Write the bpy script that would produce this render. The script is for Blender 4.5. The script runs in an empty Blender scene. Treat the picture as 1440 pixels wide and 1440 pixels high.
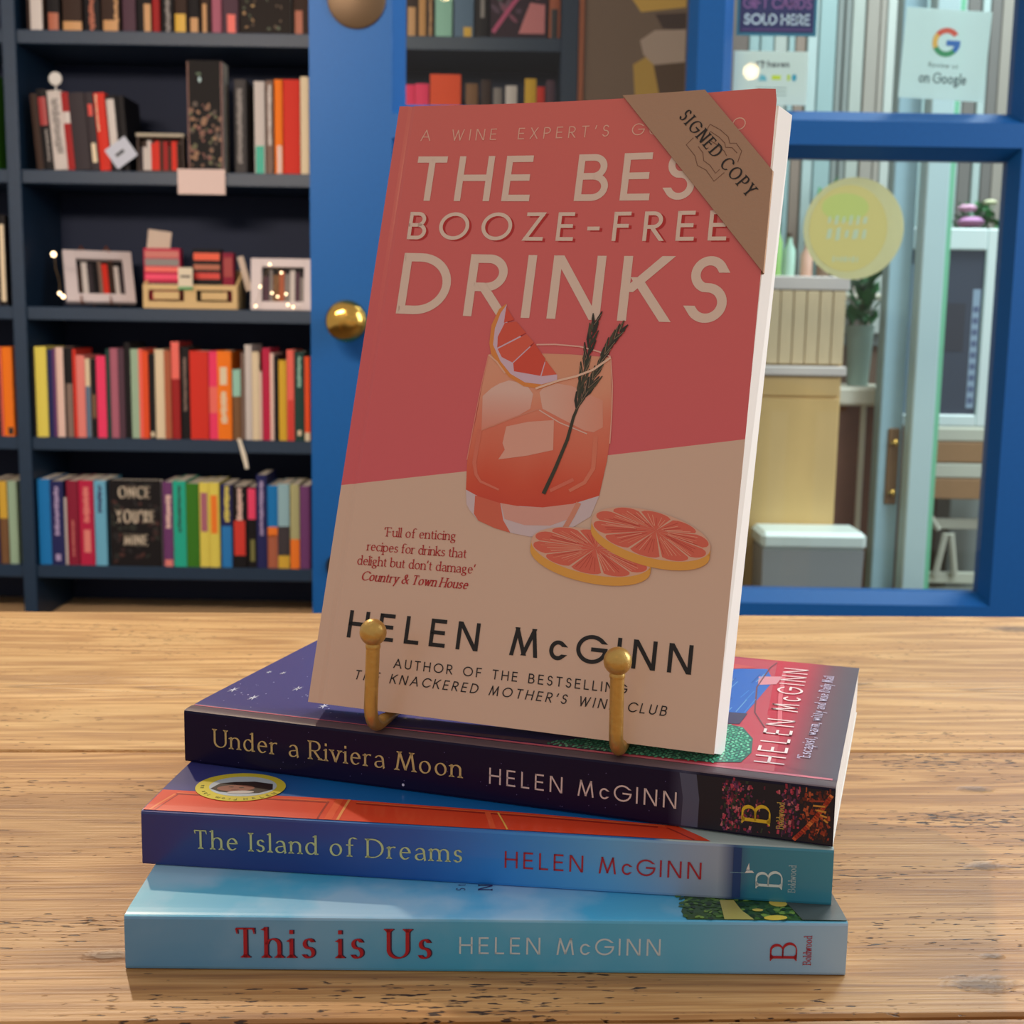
import bpy, math, random
from mathutils import Vector, Matrix
# ------------------------------------------------------------------ scene, camera, light
S = bpy.context.scene
COL = S.collection
MM = 0.001
S.view_settings.view_transform = 'Standard'
S.view_settings.look = 'None'
S.view_settings.exposure = 0.14
S.view_settings.gamma = 1.0
S.view_settings.use_curve_mapping = False
S.cycles.max_bounces = 6
S.cycles.transparent_max_bounces = 12
S.cycles.sample_clamp_indirect = 4.0

cam_d = bpy.data.cameras.new('camera')
cam = bpy.data.objects.new('camera', cam_d); COL.objects.link(cam)
cam_d.sensor_fit = 'HORIZONTAL'; cam_d.sensor_width = 36.0
cam_d.lens = 36.0 * 1820.56 / 1440.0
cam_d.clip_start = 0.01; cam_d.clip_end = 60
_p, _r = 0.1485333, 0.0163314                       # pitch down, roll
_fw = Vector((0, math.cos(_p), -math.sin(_p))); _up = Vector((0, math.sin(_p), math.cos(_p))); _rt = Vector((1, 0, 0))
_r2 = _rt * math.cos(_r) + _up * math.sin(_r); _u2 = -_rt * math.sin(_r) + _up * math.cos(_r)
cam.matrix_world = Matrix(((_r2.x, _u2.x, -_fw.x, 0), (_r2.y, _u2.y, -_fw.y, 0), (_r2.z, _u2.z, -_fw.z, 0.1738), (0, 0, 0, 1)))
cam_d.dof.use_dof = True; cam_d.dof.focus_distance = 0.385; cam_d.dof.aperture_fstop = 30.0
S.camera = cam

w = bpy.data.worlds.new('world'); S.world = w; w.use_nodes = True
w.node_tree.nodes['Background'].inputs[0].default_value = (1.0, 0.91, 0.86, 1)
w.node_tree.nodes['Background'].inputs[1].default_value = 0.43

def lamp(name, typ, loc, target, energy, color, **kw):
    d = bpy.data.lights.new(name, typ); d.energy = energy; d.color = color
    for k, v in kw.items(): setattr(d, k, v)
    o = bpy.data.objects.new(name, d); COL.objects.link(o); o.location = loc
    o.rotation_euler = (Vector(target) - Vector(loc)).to_track_quat('-Z', 'Y').to_euler()
    return o
# ceiling spotlight behind the books, a shade to the left (throws the short shadow towards the camera)
lamp('ceiling_spotlight', 'SPOT', (-0.58, 1.49, 1.11), (0.0, 0.42, 0.0), 40, (1.0, 0.80, 0.58), spot_size=math.radians(80), spot_blend=0.6, shadow_soft_size=0.022)
# shop window to the right: cool daylight
lamp('window_daylight', 'AREA', (1.75, 0.95, 0.85), (0.1, 0.75, 0.1), 30, (0.80, 0.91, 1.0), shape='RECTANGLE', size=1.0, size_y=1.3)
# daylight falling on the display behind the glazed door
lamp('display_daylight', 'AREA', (1.25, 2.35, 2.0), (0.85, 2.95, 0.0), 50, (0.86, 0.97, 1.0), shape='RECTANGLE', size=1.1, size_y=0.5)
# unseen warm lamp added to brighten the bookcase
lamp('shelf_fill', 'AREA', (-0.95, 0.7, 1.0), (-0.75, 3.0, 0.05), 12, (1.0, 0.82, 0.66), shape='RECTANGLE', size=0.9, size_y=0.2, spread=math.radians(110))

# ------------------------------------------------------------------ materials
def lin(c): return tuple(((v / 255) / 12.92 if v / 255 <= .04045 else ((v / 255 + .055) / 1.055) ** 2.4) for v in c)
PAL = {'black': (26, 22, 24), 'yellow': (228, 210, 92), 'navy': (40, 42, 92), 'purple': (112, 62, 112), 'pale pink': (232, 196, 182),
 'taupe': (128, 104, 92), 'red': (214, 52, 38), 'pink': (232, 132, 122), 'cream': (226, 206, 172), 'slate blue': (92, 116, 140), 'brown': (124, 88, 58),
 'hot pink': (240, 62, 104), 'dark green': (34, 66, 60), 'mauve': (172, 98, 116), 'plum': (84, 58, 70), 'pale green': (158, 184, 156), 'coral': (240, 106, 92),
 'orange red': (232, 82, 40), 'rust': (176, 96, 66), 'dark red': (160, 36, 36), 'orange': (246, 124, 28), 'mint': (150, 200, 180), 'pale grey': (206, 196, 190),
 'crimson': (190, 36, 72), 'mustard': (218, 172, 52), 'blue': (28, 122, 190), 'lilac': (178, 158, 196), 'dark crimson': (140, 32, 56), 'rose': (200, 110, 100),
 'sky blue': (110, 178, 206), 'teal': (40, 176, 148), 'green': (60, 122, 34), 'olive': (120, 116, 60), 'pale blue': (150, 186, 194), 'charcoal': (58, 50, 54),
 'pale olive': (176, 172, 124), 'dark grey': (70, 66, 66), 'grey': (134, 126, 122), 'dark brown': (58, 40, 32), 'tan': (200, 148, 92)}
MATS = {}
def mat(name, rgb=(200, 200, 200), rough=.5, metal=0.0, spec=.5, bump=0.0, bscale=60, var=0.0, coat=0.0, stretch=(1, 1, 1)):
    if name in MATS: return MATS[name]
    m = bpy.data.materials.new(name); m.use_nodes = True; nt = m.node_tree; b = nt.nodes['Principled BSDF']
    c = lin(rgb) + (1,)
    b.inputs['Base Color'].default_value = c; b.inputs['Roughness'].default_value = rough
    b.inputs['Metallic'].default_value = metal; b.inputs['Specular IOR Level'].default_value = spec
    b.inputs['Coat Weight'].default_value = coat; b.inputs['Coat Roughness'].default_value = .12
    tc = nt.nodes.new('ShaderNodeTexCoord'); mp = nt.nodes.new('ShaderNodeMapping'); mp.inputs['Scale'].default_value = stretch
    nt.links.new(tc.outputs['Object'], mp.inputs[0])
    n = nt.nodes.new('ShaderNodeTexNoise'); n.inputs['Scale'].default_value = bscale; n.inputs['Detail'].default_value = 4
    nt.links.new(mp.outputs[0], n.inputs['Vector'])
    if var:
        mx = nt.nodes.new('ShaderNodeMix'); mx.data_type = 'RGBA'; mx.blend_type = 'MULTIPLY'; mx.inputs[0].default_value = 1
        rp = nt.nodes.new('ShaderNodeMapRange'); rp.inputs[3].default_value = 1 - var; rp.inputs[4].default_value = 1 + var
        nt.links.new(n.outputs[0], rp.inputs[0]); mx.inputs[6].default_value = c
        nt.links.new(rp.outputs[0], mx.inputs[7]); nt.links.new(mx.outputs[2], b.inputs['Base Color'])
    if bump:
        bp = nt.nodes.new('ShaderNodeBump'); bp.inputs['Strength'].default_value = bump; bp.inputs['Distance'].default_value = .001
        nt.links.new(n.outputs[0], bp.inputs['Height']); nt.links.new(bp.outputs[0], b.inputs['Normal'])
    MATS[name] = m; return m
def print_mat(name, rough=.45, coat=0.0, cloud=None):
    """flat print: colour read from the mesh's colour attribute"""
    m = bpy.data.materials.new(name); m.use_nodes = True; nt = m.node_tree; b = nt.nodes['Principled BSDF']
    a = nt.nodes.new('ShaderNodeAttribute'); a.attribute_name = 'Col'
    b.inputs['Roughness'].default_value = rough; b.inputs['Coat Weight'].default_value = coat; b.inputs['Coat Roughness'].default_value = .18
    if cloud:
        tc = nt.nodes.new('ShaderNodeTexCoord'); n = nt.nodes.new('ShaderNodeTexNoise'); n.inputs['Scale'].default_value = cloud[0]; n.inputs['Detail'].default_value = 5
        rp = nt.nodes.new('ShaderNodeMapRange'); rp.inputs[1].default_value = cloud[3]; rp.inputs[2].default_value = cloud[4]; rp.inputs[4].default_value = cloud[2]
        mx = nt.nodes.new('ShaderNodeMix'); mx.data_type = 'RGBA'; mx.inputs[7].default_value = lin(cloud[1]) + (1,)
        nt.links.new(tc.outputs['Object'], n.inputs['Vector']); nt.links.new(n.outputs[0], rp.inputs[0]); sx = nt.nodes.new('ShaderNodeSeparateXYZ'); nt.links.new(tc.outputs['Object'], sx.inputs[0]); zr = nt.nodes.new('ShaderNodeMapRange'); zr.inputs[1].default_value = .0142; zr.inputs[2].default_value = .0150; zr.inputs[3].default_value = .22; nt.links.new(sx.outputs[2], zr.inputs[0])
        mm = nt.nodes.new('ShaderNodeMath'); mm.operation = 'MULTIPLY'; nt.links.new(rp.outputs[0], mm.inputs[0]); nt.links.new(zr.outputs[0], mm.inputs[1]); nt.links.new(mm.outputs[0], mx.inputs[0])
        nt.links.new(a.outputs['Color'], mx.inputs[6]); nt.links.new(mx.outputs[2], b.inputs['Base Color'])
    else:
        nt.links.new(a.outputs['Color'], b.inputs['Base Color'])
    MATS[name] = m; return m
PRINT = print_mat('printed_ink', .5)
PRINT_GLOSS = print_mat('printed_gloss', .35, .6)
SKY_PRINT = print_mat('printed_sky_clouds', .38, .5, (30, (196, 226, 252), .6, .46, .64))
NAVY_PRINT = print_mat('printed_night_sky', .34, .12)
NAVY_PRINT.node_tree.nodes['Principled BSDF'].inputs['Specular IOR Level'].default_value = .15
PAPER = mat('page_paper', (238, 226, 208), .85, bump=.0)
def page_mat():
    m = bpy.data.materials.new('page_edges'); m.use_nodes = True; nt = m.node_tree; b = nt.nodes['Principled BSDF']
    tc = nt.nodes.new('ShaderNodeTexCoord'); mp = nt.nodes.new('ShaderNodeMapping'); mp.inputs['Scale'].default_value = (3, 900, 3)
    n = nt.nodes.new('ShaderNodeTexNoise'); n.inputs['Scale'].default_value = 3
    r = nt.nodes.new('ShaderNodeValToRGB'); r.color_ramp.elements[0].position = .35; r.color_ramp.elements[0].color = lin((214, 202, 190)) + (1,)
    r.color_ramp.elements[1].position = .6; r.color_ramp.elements[1].color = lin((250, 244, 236)) + (1,)
    nt.links.new(tc.outputs['Object'], mp.inputs[0]); nt.links.new(mp.outputs[0], n.inputs['Vector']); nt.links.new(n.outputs[0], r.inputs[0]); nt.links.new(r.outputs[0], b.inputs['Base Color'])
    b.inputs['Roughness'].default_value = .9
    return m
PAGES = page_mat()
def wood_mat(name, c1, c2, c3, seed=0, knots=(), pits=.17, arc=None):
    m = bpy.data.materials.new(name); m.use_nodes = True; nt = m.node_tree; b = nt.nodes['Principled BSDF']; L = nt.links
    def N(t, **k):
        n = nt.nodes.new(t)
        for a, v in k.items(): setattr(n, a, v)
        return n
    tc = N('ShaderNodeTexCoord')
    mp = N('ShaderNodeMapping'); mp.inputs['Scale'].default_value = (1.1, 14, 14); mp.inputs['Location'].default_value = (seed * 3.7, seed * 1.3, seed)
    L.new(tc.outputs['Object'], mp.inputs[0])
    n1 = N('ShaderNodeTexNoise'); n1.inputs['Scale'].default_value = 2.2; n1.inputs['Detail'].default_value = 3; n1.inputs['Distortion'].default_value = .6; L.new(mp.outputs[0], n1.inputs['Vector'])
    ml = N('ShaderNodeMath', operation='MULTIPLY'); ml.inputs[1].default_value = 60; L.new(n1.outputs[0], ml.inputs[0])
    sn = N('ShaderNodeMath', operation='SINE'); L.new(ml.outputs[0], sn.inputs[0])
    mr = N('ShaderNodeMapRange'); mr.inputs[1].default_value = -1; mr.inputs[2].default_value = 1; L.new(sn.outputs[0], mr.inputs[0])
    mpf = N('ShaderNodeMapping'); mpf.inputs['Scale'].default_value = (30, 900, 300); L.new(tc.outputs['Object'], mpf.inputs[0])
    n2 = N('ShaderNodeTexNoise'); n2.inputs['Scale'].default_value = 1; n2.inputs['Detail'].default_value = 5; L.new(mpf.outputs[0], n2.inputs['Vector'])
    mixf = N('ShaderNodeMix', data_type='FLOAT'); mixf.inputs[0].default_value = .72; L.new(mr.outputs[0], mixf.inputs[2]); L.new(n2.outputs[0], mixf.inputs[3])
    r = N('ShaderNodeValToRGB'); e = r.color_ramp.elements; e[0].position = .28; e[0].color = lin(c1) + (1,); e[1].position = .72; e[1].color = lin(c3) + (1,)
    q = r.color_ramp.elements.new(.5); q.color = lin(c2) + (1,)
    L.new(mixf.outputs[0], r.inputs[0])
    # broad tone change along the board
    n4 = N('ShaderNodeTexNoise'); n4.inputs['Scale'].default_value = 5; mp4 = N('ShaderNodeMapping'); mp4.inputs['Scale'].default_value = (1, 3, 1); mp4.inputs['Location'].default_value = (seed, 0, 0)
    L.new(tc.outputs['Object'], mp4.inputs[0]); L.new(mp4.outputs[0], n4.inputs['Vector'])
    mr4 = N('ShaderNodeMapRange'); mr4.inputs[1].default_value = .3; mr4.inputs[2].default_value = .7; mr4.inputs[3].default_value = .86; mr4.inputs[4].default_value = 1.10; L.new(n4.outputs[0], mr4.inputs[0])
    mx4 = N('ShaderNodeMix', data_type='RGBA', blend_type='MULTIPLY'); mx4.inputs[0].default_value = 1; L.new(r.outputs[0], mx4.inputs[6]); L.new(mr4.outputs[0], mx4.inputs[7])
    # dark pores and cracks: short dashes along the grain, in patches
    mp3 = N('ShaderNodeMapping'); mp3.inputs['Scale'].default_value = (170, 820, 500); L.new(tc.outputs['Object'], mp3.inputs[0])
    n3 = N('ShaderNodeTexNoise'); n3.inputs['Scale'].default_value = 1; n3.inputs['Detail'].default_value = 2; L.new(mp3.outputs[0], n3.inputs['Vector'])
    n5 = N('ShaderNodeTexNoise'); n5.inputs['Scale'].default_value = 9; mp5 = N('ShaderNodeMapping'); mp5.inputs['Scale'].default_value = (1, 3.5, 1); mp5.inputs['Location'].default_value = (seed * 5, 0, 0)
    L.new(tc.outputs['Object'], mp5.inputs[0]); L.new(mp5.outputs[0], n5.inputs['Vector'])
    mr5 = N('ShaderNodeMapRange'); mr5.inputs[1].default_value = .42; mr5.inputs[2].default_value = .72; mr5.inputs[3].default_value = 0; mr5.inputs[4].default_value = pits; L.new(n5.outputs[0], mr5.inputs[0])
    ad = N('ShaderNodeMath', operation='ADD'); L.new(n3.outputs[0], ad.inputs[0]); L.new(mr5.outputs[0], ad.inputs[1])
    pit = N('ShaderNodeMapRange'); pit.inputs[1].default_value = .715; pit.inputs[2].default_value = .76; L.new(ad.outputs[0], pit.inputs[0])
    last = pit.outputs[0]
    if arc:                                            # cathedral figure: nested parabolas along the board
        def M(op, x, y, z=None):
            n = N('ShaderNodeMath', operation=op)
            for i, v in enumerate((x, y, z)):
                if v is None: continue
                if isinstance(v, (int, float)): n.inputs[i].default_value = v
                else: L.new(v, n.inputs[i])
            return n.outputs[0]
        sx = N('ShaderNodeSeparateXYZ'); L.new(tc.outputs['Object'], sx.inputs[0])
        nz = N('ShaderNodeTexNoise'); nz.inputs['Scale'].default_value = 9; L.new(tc.outputs['Object'], nz.inputs['Vector'])
        dy = M('SUBTRACT', sx.outputs[1], arc * MM); dy = M('MULTIPLY_ADD', nz.outputs[0], .010, dy); dy = M('SUBTRACT', dy, .005)
        f = M('MULTIPLY_ADD', M('MULTIPLY', dy, dy), -1300.0, sx.outputs[0]); f = M('MULTIPLY_ADD', nz.outputs[0], .05, f)
        s1 = M('SINE', M('MULTIPLY', f, 95.0), 0); rg = M('POWER', M('MULTIPLY_ADD', s1, .5, .5), 9.0)
        msk = N('ShaderNodeMapRange'); msk.inputs[1].default_value = .020; msk.inputs[2].default_value = .010; L.new(M('ABSOLUTE', dy, 0), msk.inputs[0])
        last = M('MAXIMUM', last, M('MULTIPLY', M('MULTIPLY', rg, msk.outputs[0]), .38))
    for (kx, ky, kr) in knots:
        sb = N('ShaderNodeVectorMath', operation='SUBTRACT'); sb.inputs[1].default_value = (kx * MM, ky * MM, 0); L.new(tc.outputs['Object'], sb.inputs[0])
        dv = N('ShaderNodeVectorMath', operation='MULTIPLY'); dv.inputs[1].default_value = (1000 / kr * .6, 1000 / kr * 1.3, 0); L.new(sb.outputs[0], dv.inputs[0])
        ns = N('ShaderNodeTexNoise'); ns.inputs['Scale'].default_value = 260; L.new(tc.outputs['Object'], ns.inputs['Vector'])
        ln = N('ShaderNodeVectorMath', operation='LENGTH'); L.new(dv.outputs[0], ln.inputs[0])
        a2 = N('ShaderNodeMath', operation='ADD'); L.new(ln.outputs['Value'], a2.inputs[0]); L.new(ns.outputs[0], a2.inputs[1])
        k = N('ShaderNodeMapRange'); k.inputs[1].default_value = 1.5; k.inputs[2].default_value = .85; k.inputs[3].default_value = 0; k.inputs[4].default_value = .62; L.new(a2.outputs[0], k.inputs[0])
        mxm = N('ShaderNodeMath', operation='MAXIMUM'); L.new(last, mxm.inputs[0]); L.new(k.outputs[0], mxm.inputs[1]); last = mxm.outputs[0]
    mx = N('ShaderNodeMix', data_type='RGBA'); mx.inputs[7].default_value = lin((62, 38, 24)) + (1,)
    L.new(last, mx.inputs[0]); L.new(mx4.outputs[2], mx.inputs[6]); L.new(mx.outputs[2], b.inputs['Base Color'])
    inv = N('ShaderNodeMath', operation='SUBTRACT'); inv.inputs[0].default_value = 1; L.new(last, inv.inputs[1])
    hs = N('ShaderNodeMath', operation='MULTIPLY_ADD'); hs.inputs[1].default_value = .35; L.new(n2.outputs[0], hs.inputs[0]); L.new(inv.outputs[0], hs.inputs[2])
    bp = N('ShaderNodeBump'); bp.inputs['Strength'].default_value = .55; bp.inputs['Distance'].default_value = .0009; L.new(hs.outputs[0], bp.inputs['Height']); L.new(bp.outputs[0], b.inputs['Normal'])
    b.inputs['Roughness'].default_value = .42; b.inputs['Specular IOR Level'].default_value = .5
    return m
def glass_mat():
    m = bpy.data.materials.new('window_glass'); m.use_nodes = True; nt = m.node_tree
    for n in list(nt.nodes):
        if n.type != 'OUTPUT_MATERIAL': nt.nodes.remove(n)
    out = [n for n in nt.nodes if n.type == 'OUTPUT_MATERIAL'][0]
    t = nt.nodes.new('ShaderNodeBsdfTransparent'); t.inputs[0].default_value = (.93, .97, .96, 1)
    g = nt.nodes.new('ShaderNodeBsdfGlossy'); g.inputs['Roughness'].default_value = .01
    f = nt.nodes.new('ShaderNodeFresnel'); f.inputs[0].default_value = 1.52
    geo = nt.nodes.new('ShaderNodeNewGeometry'); iv = nt.nodes.new('ShaderNodeMath'); iv.operation = 'SUBTRACT'; iv.inputs[0].default_value = 1
    nt.links.new(geo.outputs['Backfacing'], iv.inputs[1]); ml = nt.nodes.new('ShaderNodeMath'); ml.operation = 'MULTIPLY'; nt.links.new(iv.outputs[0], ml.inputs[0]); nt.links.new(f.outputs[0], ml.inputs[1])
    mx = nt.nodes.new('ShaderNodeMixShader'); nt.links.new(ml.outputs[0], mx.inputs[0]); nt.links.new(t.outputs[0], mx.inputs[1]); nt.links.new(g.outputs[0], mx.inputs[2]); nt.links.new(mx.outputs[0], out.inputs[0])
    return m
GLASS = glass_mat()
def film(name, rgb, alpha):
    m = mat(name, rgb, .5); nt = m.node_tree; b = nt.nodes['Principled BSDF']; out = [n for n in nt.nodes if n.type == 'OUTPUT_MATERIAL'][0]
    tl = nt.nodes.new('ShaderNodeBsdfTranslucent'); tl.inputs[0].default_value = lin(rgb) + (1,)
    m1 = nt.nodes.new('ShaderNodeMixShader'); m1.inputs[0].default_value = .5; nt.links.new(b.outputs[0], m1.inputs[1]); nt.links.new(tl.outputs[0], m1.inputs[2])
    tr = nt.nodes.new('ShaderNodeBsdfTransparent'); m2 = nt.nodes.new('ShaderNodeMixShader'); m2.inputs[0].default_value = alpha
    nt.links.new(tr.outputs[0], m2.inputs[1]); nt.links.new(m1.outputs[0], m2.inputs[2]); nt.links.new(m2.outputs[0], out.inputs[0]); return m
BLUE = mat('door_blue_paint', (10, 82, 146), .5, spec=.3, bump=.12, bscale=180, var=.10)
NAVYW = mat('bookcase_navy_paint', (26, 50, 74), .45, bump=.15, bscale=90, var=.15)
NAVYB = mat('bookcase_back_paint', (8, 26, 58), .7)
BRASS = mat('brass', (222, 176, 88), .16, 1.0)
GOLD = mat('gold_lacquered_wire', (206, 168, 92), .36, .6, bump=.25, bscale=420, var=.10)
WHITE = mat('white_card', (236, 222, 214), .7)
def cmat(c): return mat('cover_' + c.replace(' ', '_'), PAL[c], .6, spec=.2)

# ------------------------------------------------------------------ mesh helpers (all in millimetres)
class MB:
    def __init__(s): s.v = []; s.f = []; s.c = []
    def add(s, vs, fs, col=None):
        n = len(s.v); s.v += [tuple(p) for p in vs]
        for f in fs: s.f.append(tuple(i + n for i in f)); s.c.append(col)
        return s
    def box(s, x0, x1, y0, y1, z0, z1, col=None, bev=0.0):
        if bev <= 0:
            vs = [(x, y, z) for z in (z0, z1) for y in (y0, y1) for x in (x0, x1)]
            return s.add(vs, [(0, 2, 3, 1), (4, 5, 7, 6), (0, 1, 5, 4), (2, 6, 7, 3), (0, 4, 6, 2), (1, 3, 7, 5)], col)
        b = bev; vs = []; idx = {}
        for ix, x in enumerate((x0, x1)):
            for iy, y in enumerate((y0, y1)):
                for iz, z in enumerate((z0, z1)):
                    sx, sy, sz = (1, -1)[ix], (1, -1)[iy], (1, -1)[iz]
                    idx[ix, iy, iz, 0] = len(vs); vs.append((x, y + sy * b, z + sz * b))
                    idx[ix, iy, iz, 1] = len(vs); vs.append((x + sx * b, y, z + sz * b))
                    idx[ix, iy, iz, 2] = len(vs); vs.append((x + sx * b, y + sy * b, z))
        fs = []
        for i in (0, 1):
            fs.append([idx[i, 0, 0, 0], idx[i, 0, 1, 0], idx[i, 1, 1, 0], idx[i, 1, 0, 0]])
            fs.append([idx[0, i, 0, 1], idx[1, i, 0, 1], idx[1, i, 1, 1], idx[0, i, 1, 1]])
            fs.append([idx[0, 0, i, 2], idx[0, 1, i, 2], idx[1, 1, i, 2], idx[1, 0, i, 2]])
        for a in (0, 1):
            for c in (0, 1):
                fs.append([idx[0, a, c, 1], idx[1, a, c, 1], idx[1, a, c, 2], idx[0, a, c, 2]])
                fs.append([idx[a, 0, c, 0], idx[a, 1, c, 0], idx[a, 1, c, 2], idx[a, 0, c, 2]])
                fs.append([idx[a, c, 0, 0], idx[a, c, 1, 0], idx[a, c, 1, 1], idx[a, c, 0, 1]])
                for e in (0, 1): fs.append([idx[a, c, e, 0], idx[a, c, e, 1], idx[a, c, e, 2]]) if False else None
        fs = [f for f in fs if f]
        for a in (0, 1):
            for c in (0, 1):
                for e in (0, 1): fs.append([idx[a, c, e, 0], idx[a, c, e, 1], idx[a, c, e, 2]])
        return s.add(vs, fs, col)
    def tube(s, pts, r, n=12, col=None, cap=True):
        P = [Vector(p) for p in pts]; R = r if isinstance(r, (list, tuple)) else [r] * len(P)
        up = Vector((0, 0, 1)); base = len(s.v); prev = None; rings = []
        for i, p in enumerate(P):
            t = (P[min(i + 1, len(P) - 1)] - P[max(i - 1, 0)]).normalized()
            if prev is None: a = t.orthogonal().normalized()
            else: a = (prev - t * prev.dot(t)).normalized()
            prev = a; b = t.cross(a)
            rings.append([tuple(p + (a * math.cos(2 * math.pi * k / n) + b * math.sin(2 * math.pi * k / n)) * R[i]) for k in range(n)])
        vs = [q for rg in rings for q in rg]; fs = []
        for i in range(len(P) - 1):
            for k in range(n): fs.append((i * n + k, i * n + (k + 1) % n, (i + 1) * n + (k + 1) % n, (i + 1) * n + k))
        if cap: fs += [tuple(reversed(range(n))), tuple((len(P) - 1) * n + k for k in range(n))]
        return s.add(vs, fs, col)
    def lathe(s, prof, c=(0, 0, 0), n=32, axis='z', col=None):
        vs = []; fs = []
        for (r, h) in prof:
            for k in range(n):
                a = 2 * math.pi * k / n; x, y = r * math.cos(a), r * math.sin(a)
                vs.append((c[0] + x, c[1] + y, c[2] + h) if axis == 'z' else (c[0] + x, c[1] + h, c[2] + y))
        for i in range(len(prof) - 1):
            for k in range(n): fs.append((i * n + k, i * n + (k + 1) % n, (i + 1) * n + (k + 1) % n, (i + 1) * n + k))
        fs += [tuple(range(n)), tuple((len(prof) - 1) * n + k for k in range(n))]
        return s.add(vs, fs, col)
    def ball(s, c, r, n=24, col=None):
        return s.lathe([(max(r * math.sin(math.pi * i / 14), r * .01), -r * math.cos(math.pi * i / 14)) for i in range(15)], c, n, 'z', col)
    def build(s, name, m, parent=None, loc=None, rot=None, smooth=False):
        me = bpy.data.meshes.new(name); me.from_pydata([(x * MM, y * MM, z * MM) for x, y, z in s.v], [], s.f)
        me.update()
        if any(c is not None for c in s.c):
            at = me.color_attributes.new('Col', 'FLOAT_COLOR', 'CORNER'); i = 0
            buf = []
            for f, c in zip(s.f, s.c):
                if c is None: c = (200, 200, 200)
                if isinstance(c[0], (tuple, list)):
                    for k in range(len(f)): buf += list(lin(c[k])) + [1]
                else:
                    buf += (list(lin(c)) + [1]) * len(f)
            at.data.foreach_set('color', buf)
        me.materials.append(m)
        if smooth:
            me.polygons.foreach_set('use_smooth', [True] * len(me.polygons))
            try: me.set_sharp_from_angle(angle=math.radians(40))
            except Exception: pass
        o = bpy.data.objects.new(name, me); COL.objects.link(o)
        if parent is not None: o.parent = parent
        if loc: o.location = [v * MM for v in loc]
        if rot: o.rotation_euler = rot
        return o
def fixn(o):
    import bmesh
    b = bmesh.new(); b.from_mesh(o.data); bmesh.ops.recalc_face_normals(b, faces=b.faces); b.to_mesh(o.data); b.free(); return o
def tag(o, label, cat, group=None, kind=None):
    if label: o['label'] = label
    if cat: o['category'] = cat
    if group: o['group'] = group
    if kind: o['kind'] = kind
    return o
def thing(name, label, cat, loc=(0, 0, 0), rot=(0, 0, 0), group=None):
    o = bpy.data.objects.new(name, None); COL.objects.link(o); o.location = [v * MM for v in loc]; o.rotation_euler = rot
    o.empty_display_size = .02
    return tag(o, label, cat, group)
def struct(o): o['kind'] = 'structure'; return o

# ------------------------------------------------------------------ pen font: skeleton strokes drawn with a uniform or a broad-nib pen
def Ln(*p): return [(p[i], p[i + 1]) for i in range(0, len(p), 2)]
def Ar(cx, cy, rx, ry, a0, a1):
    n = max(4, int(abs(a1 - a0) / 9)); return [(cx + rx * math.cos(math.radians(a0 + (a1 - a0) * i / n)), cy + ry * math.sin(math.radians(a0 + (a1 - a0) * i / n))) for i in range(n + 1)]
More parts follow.
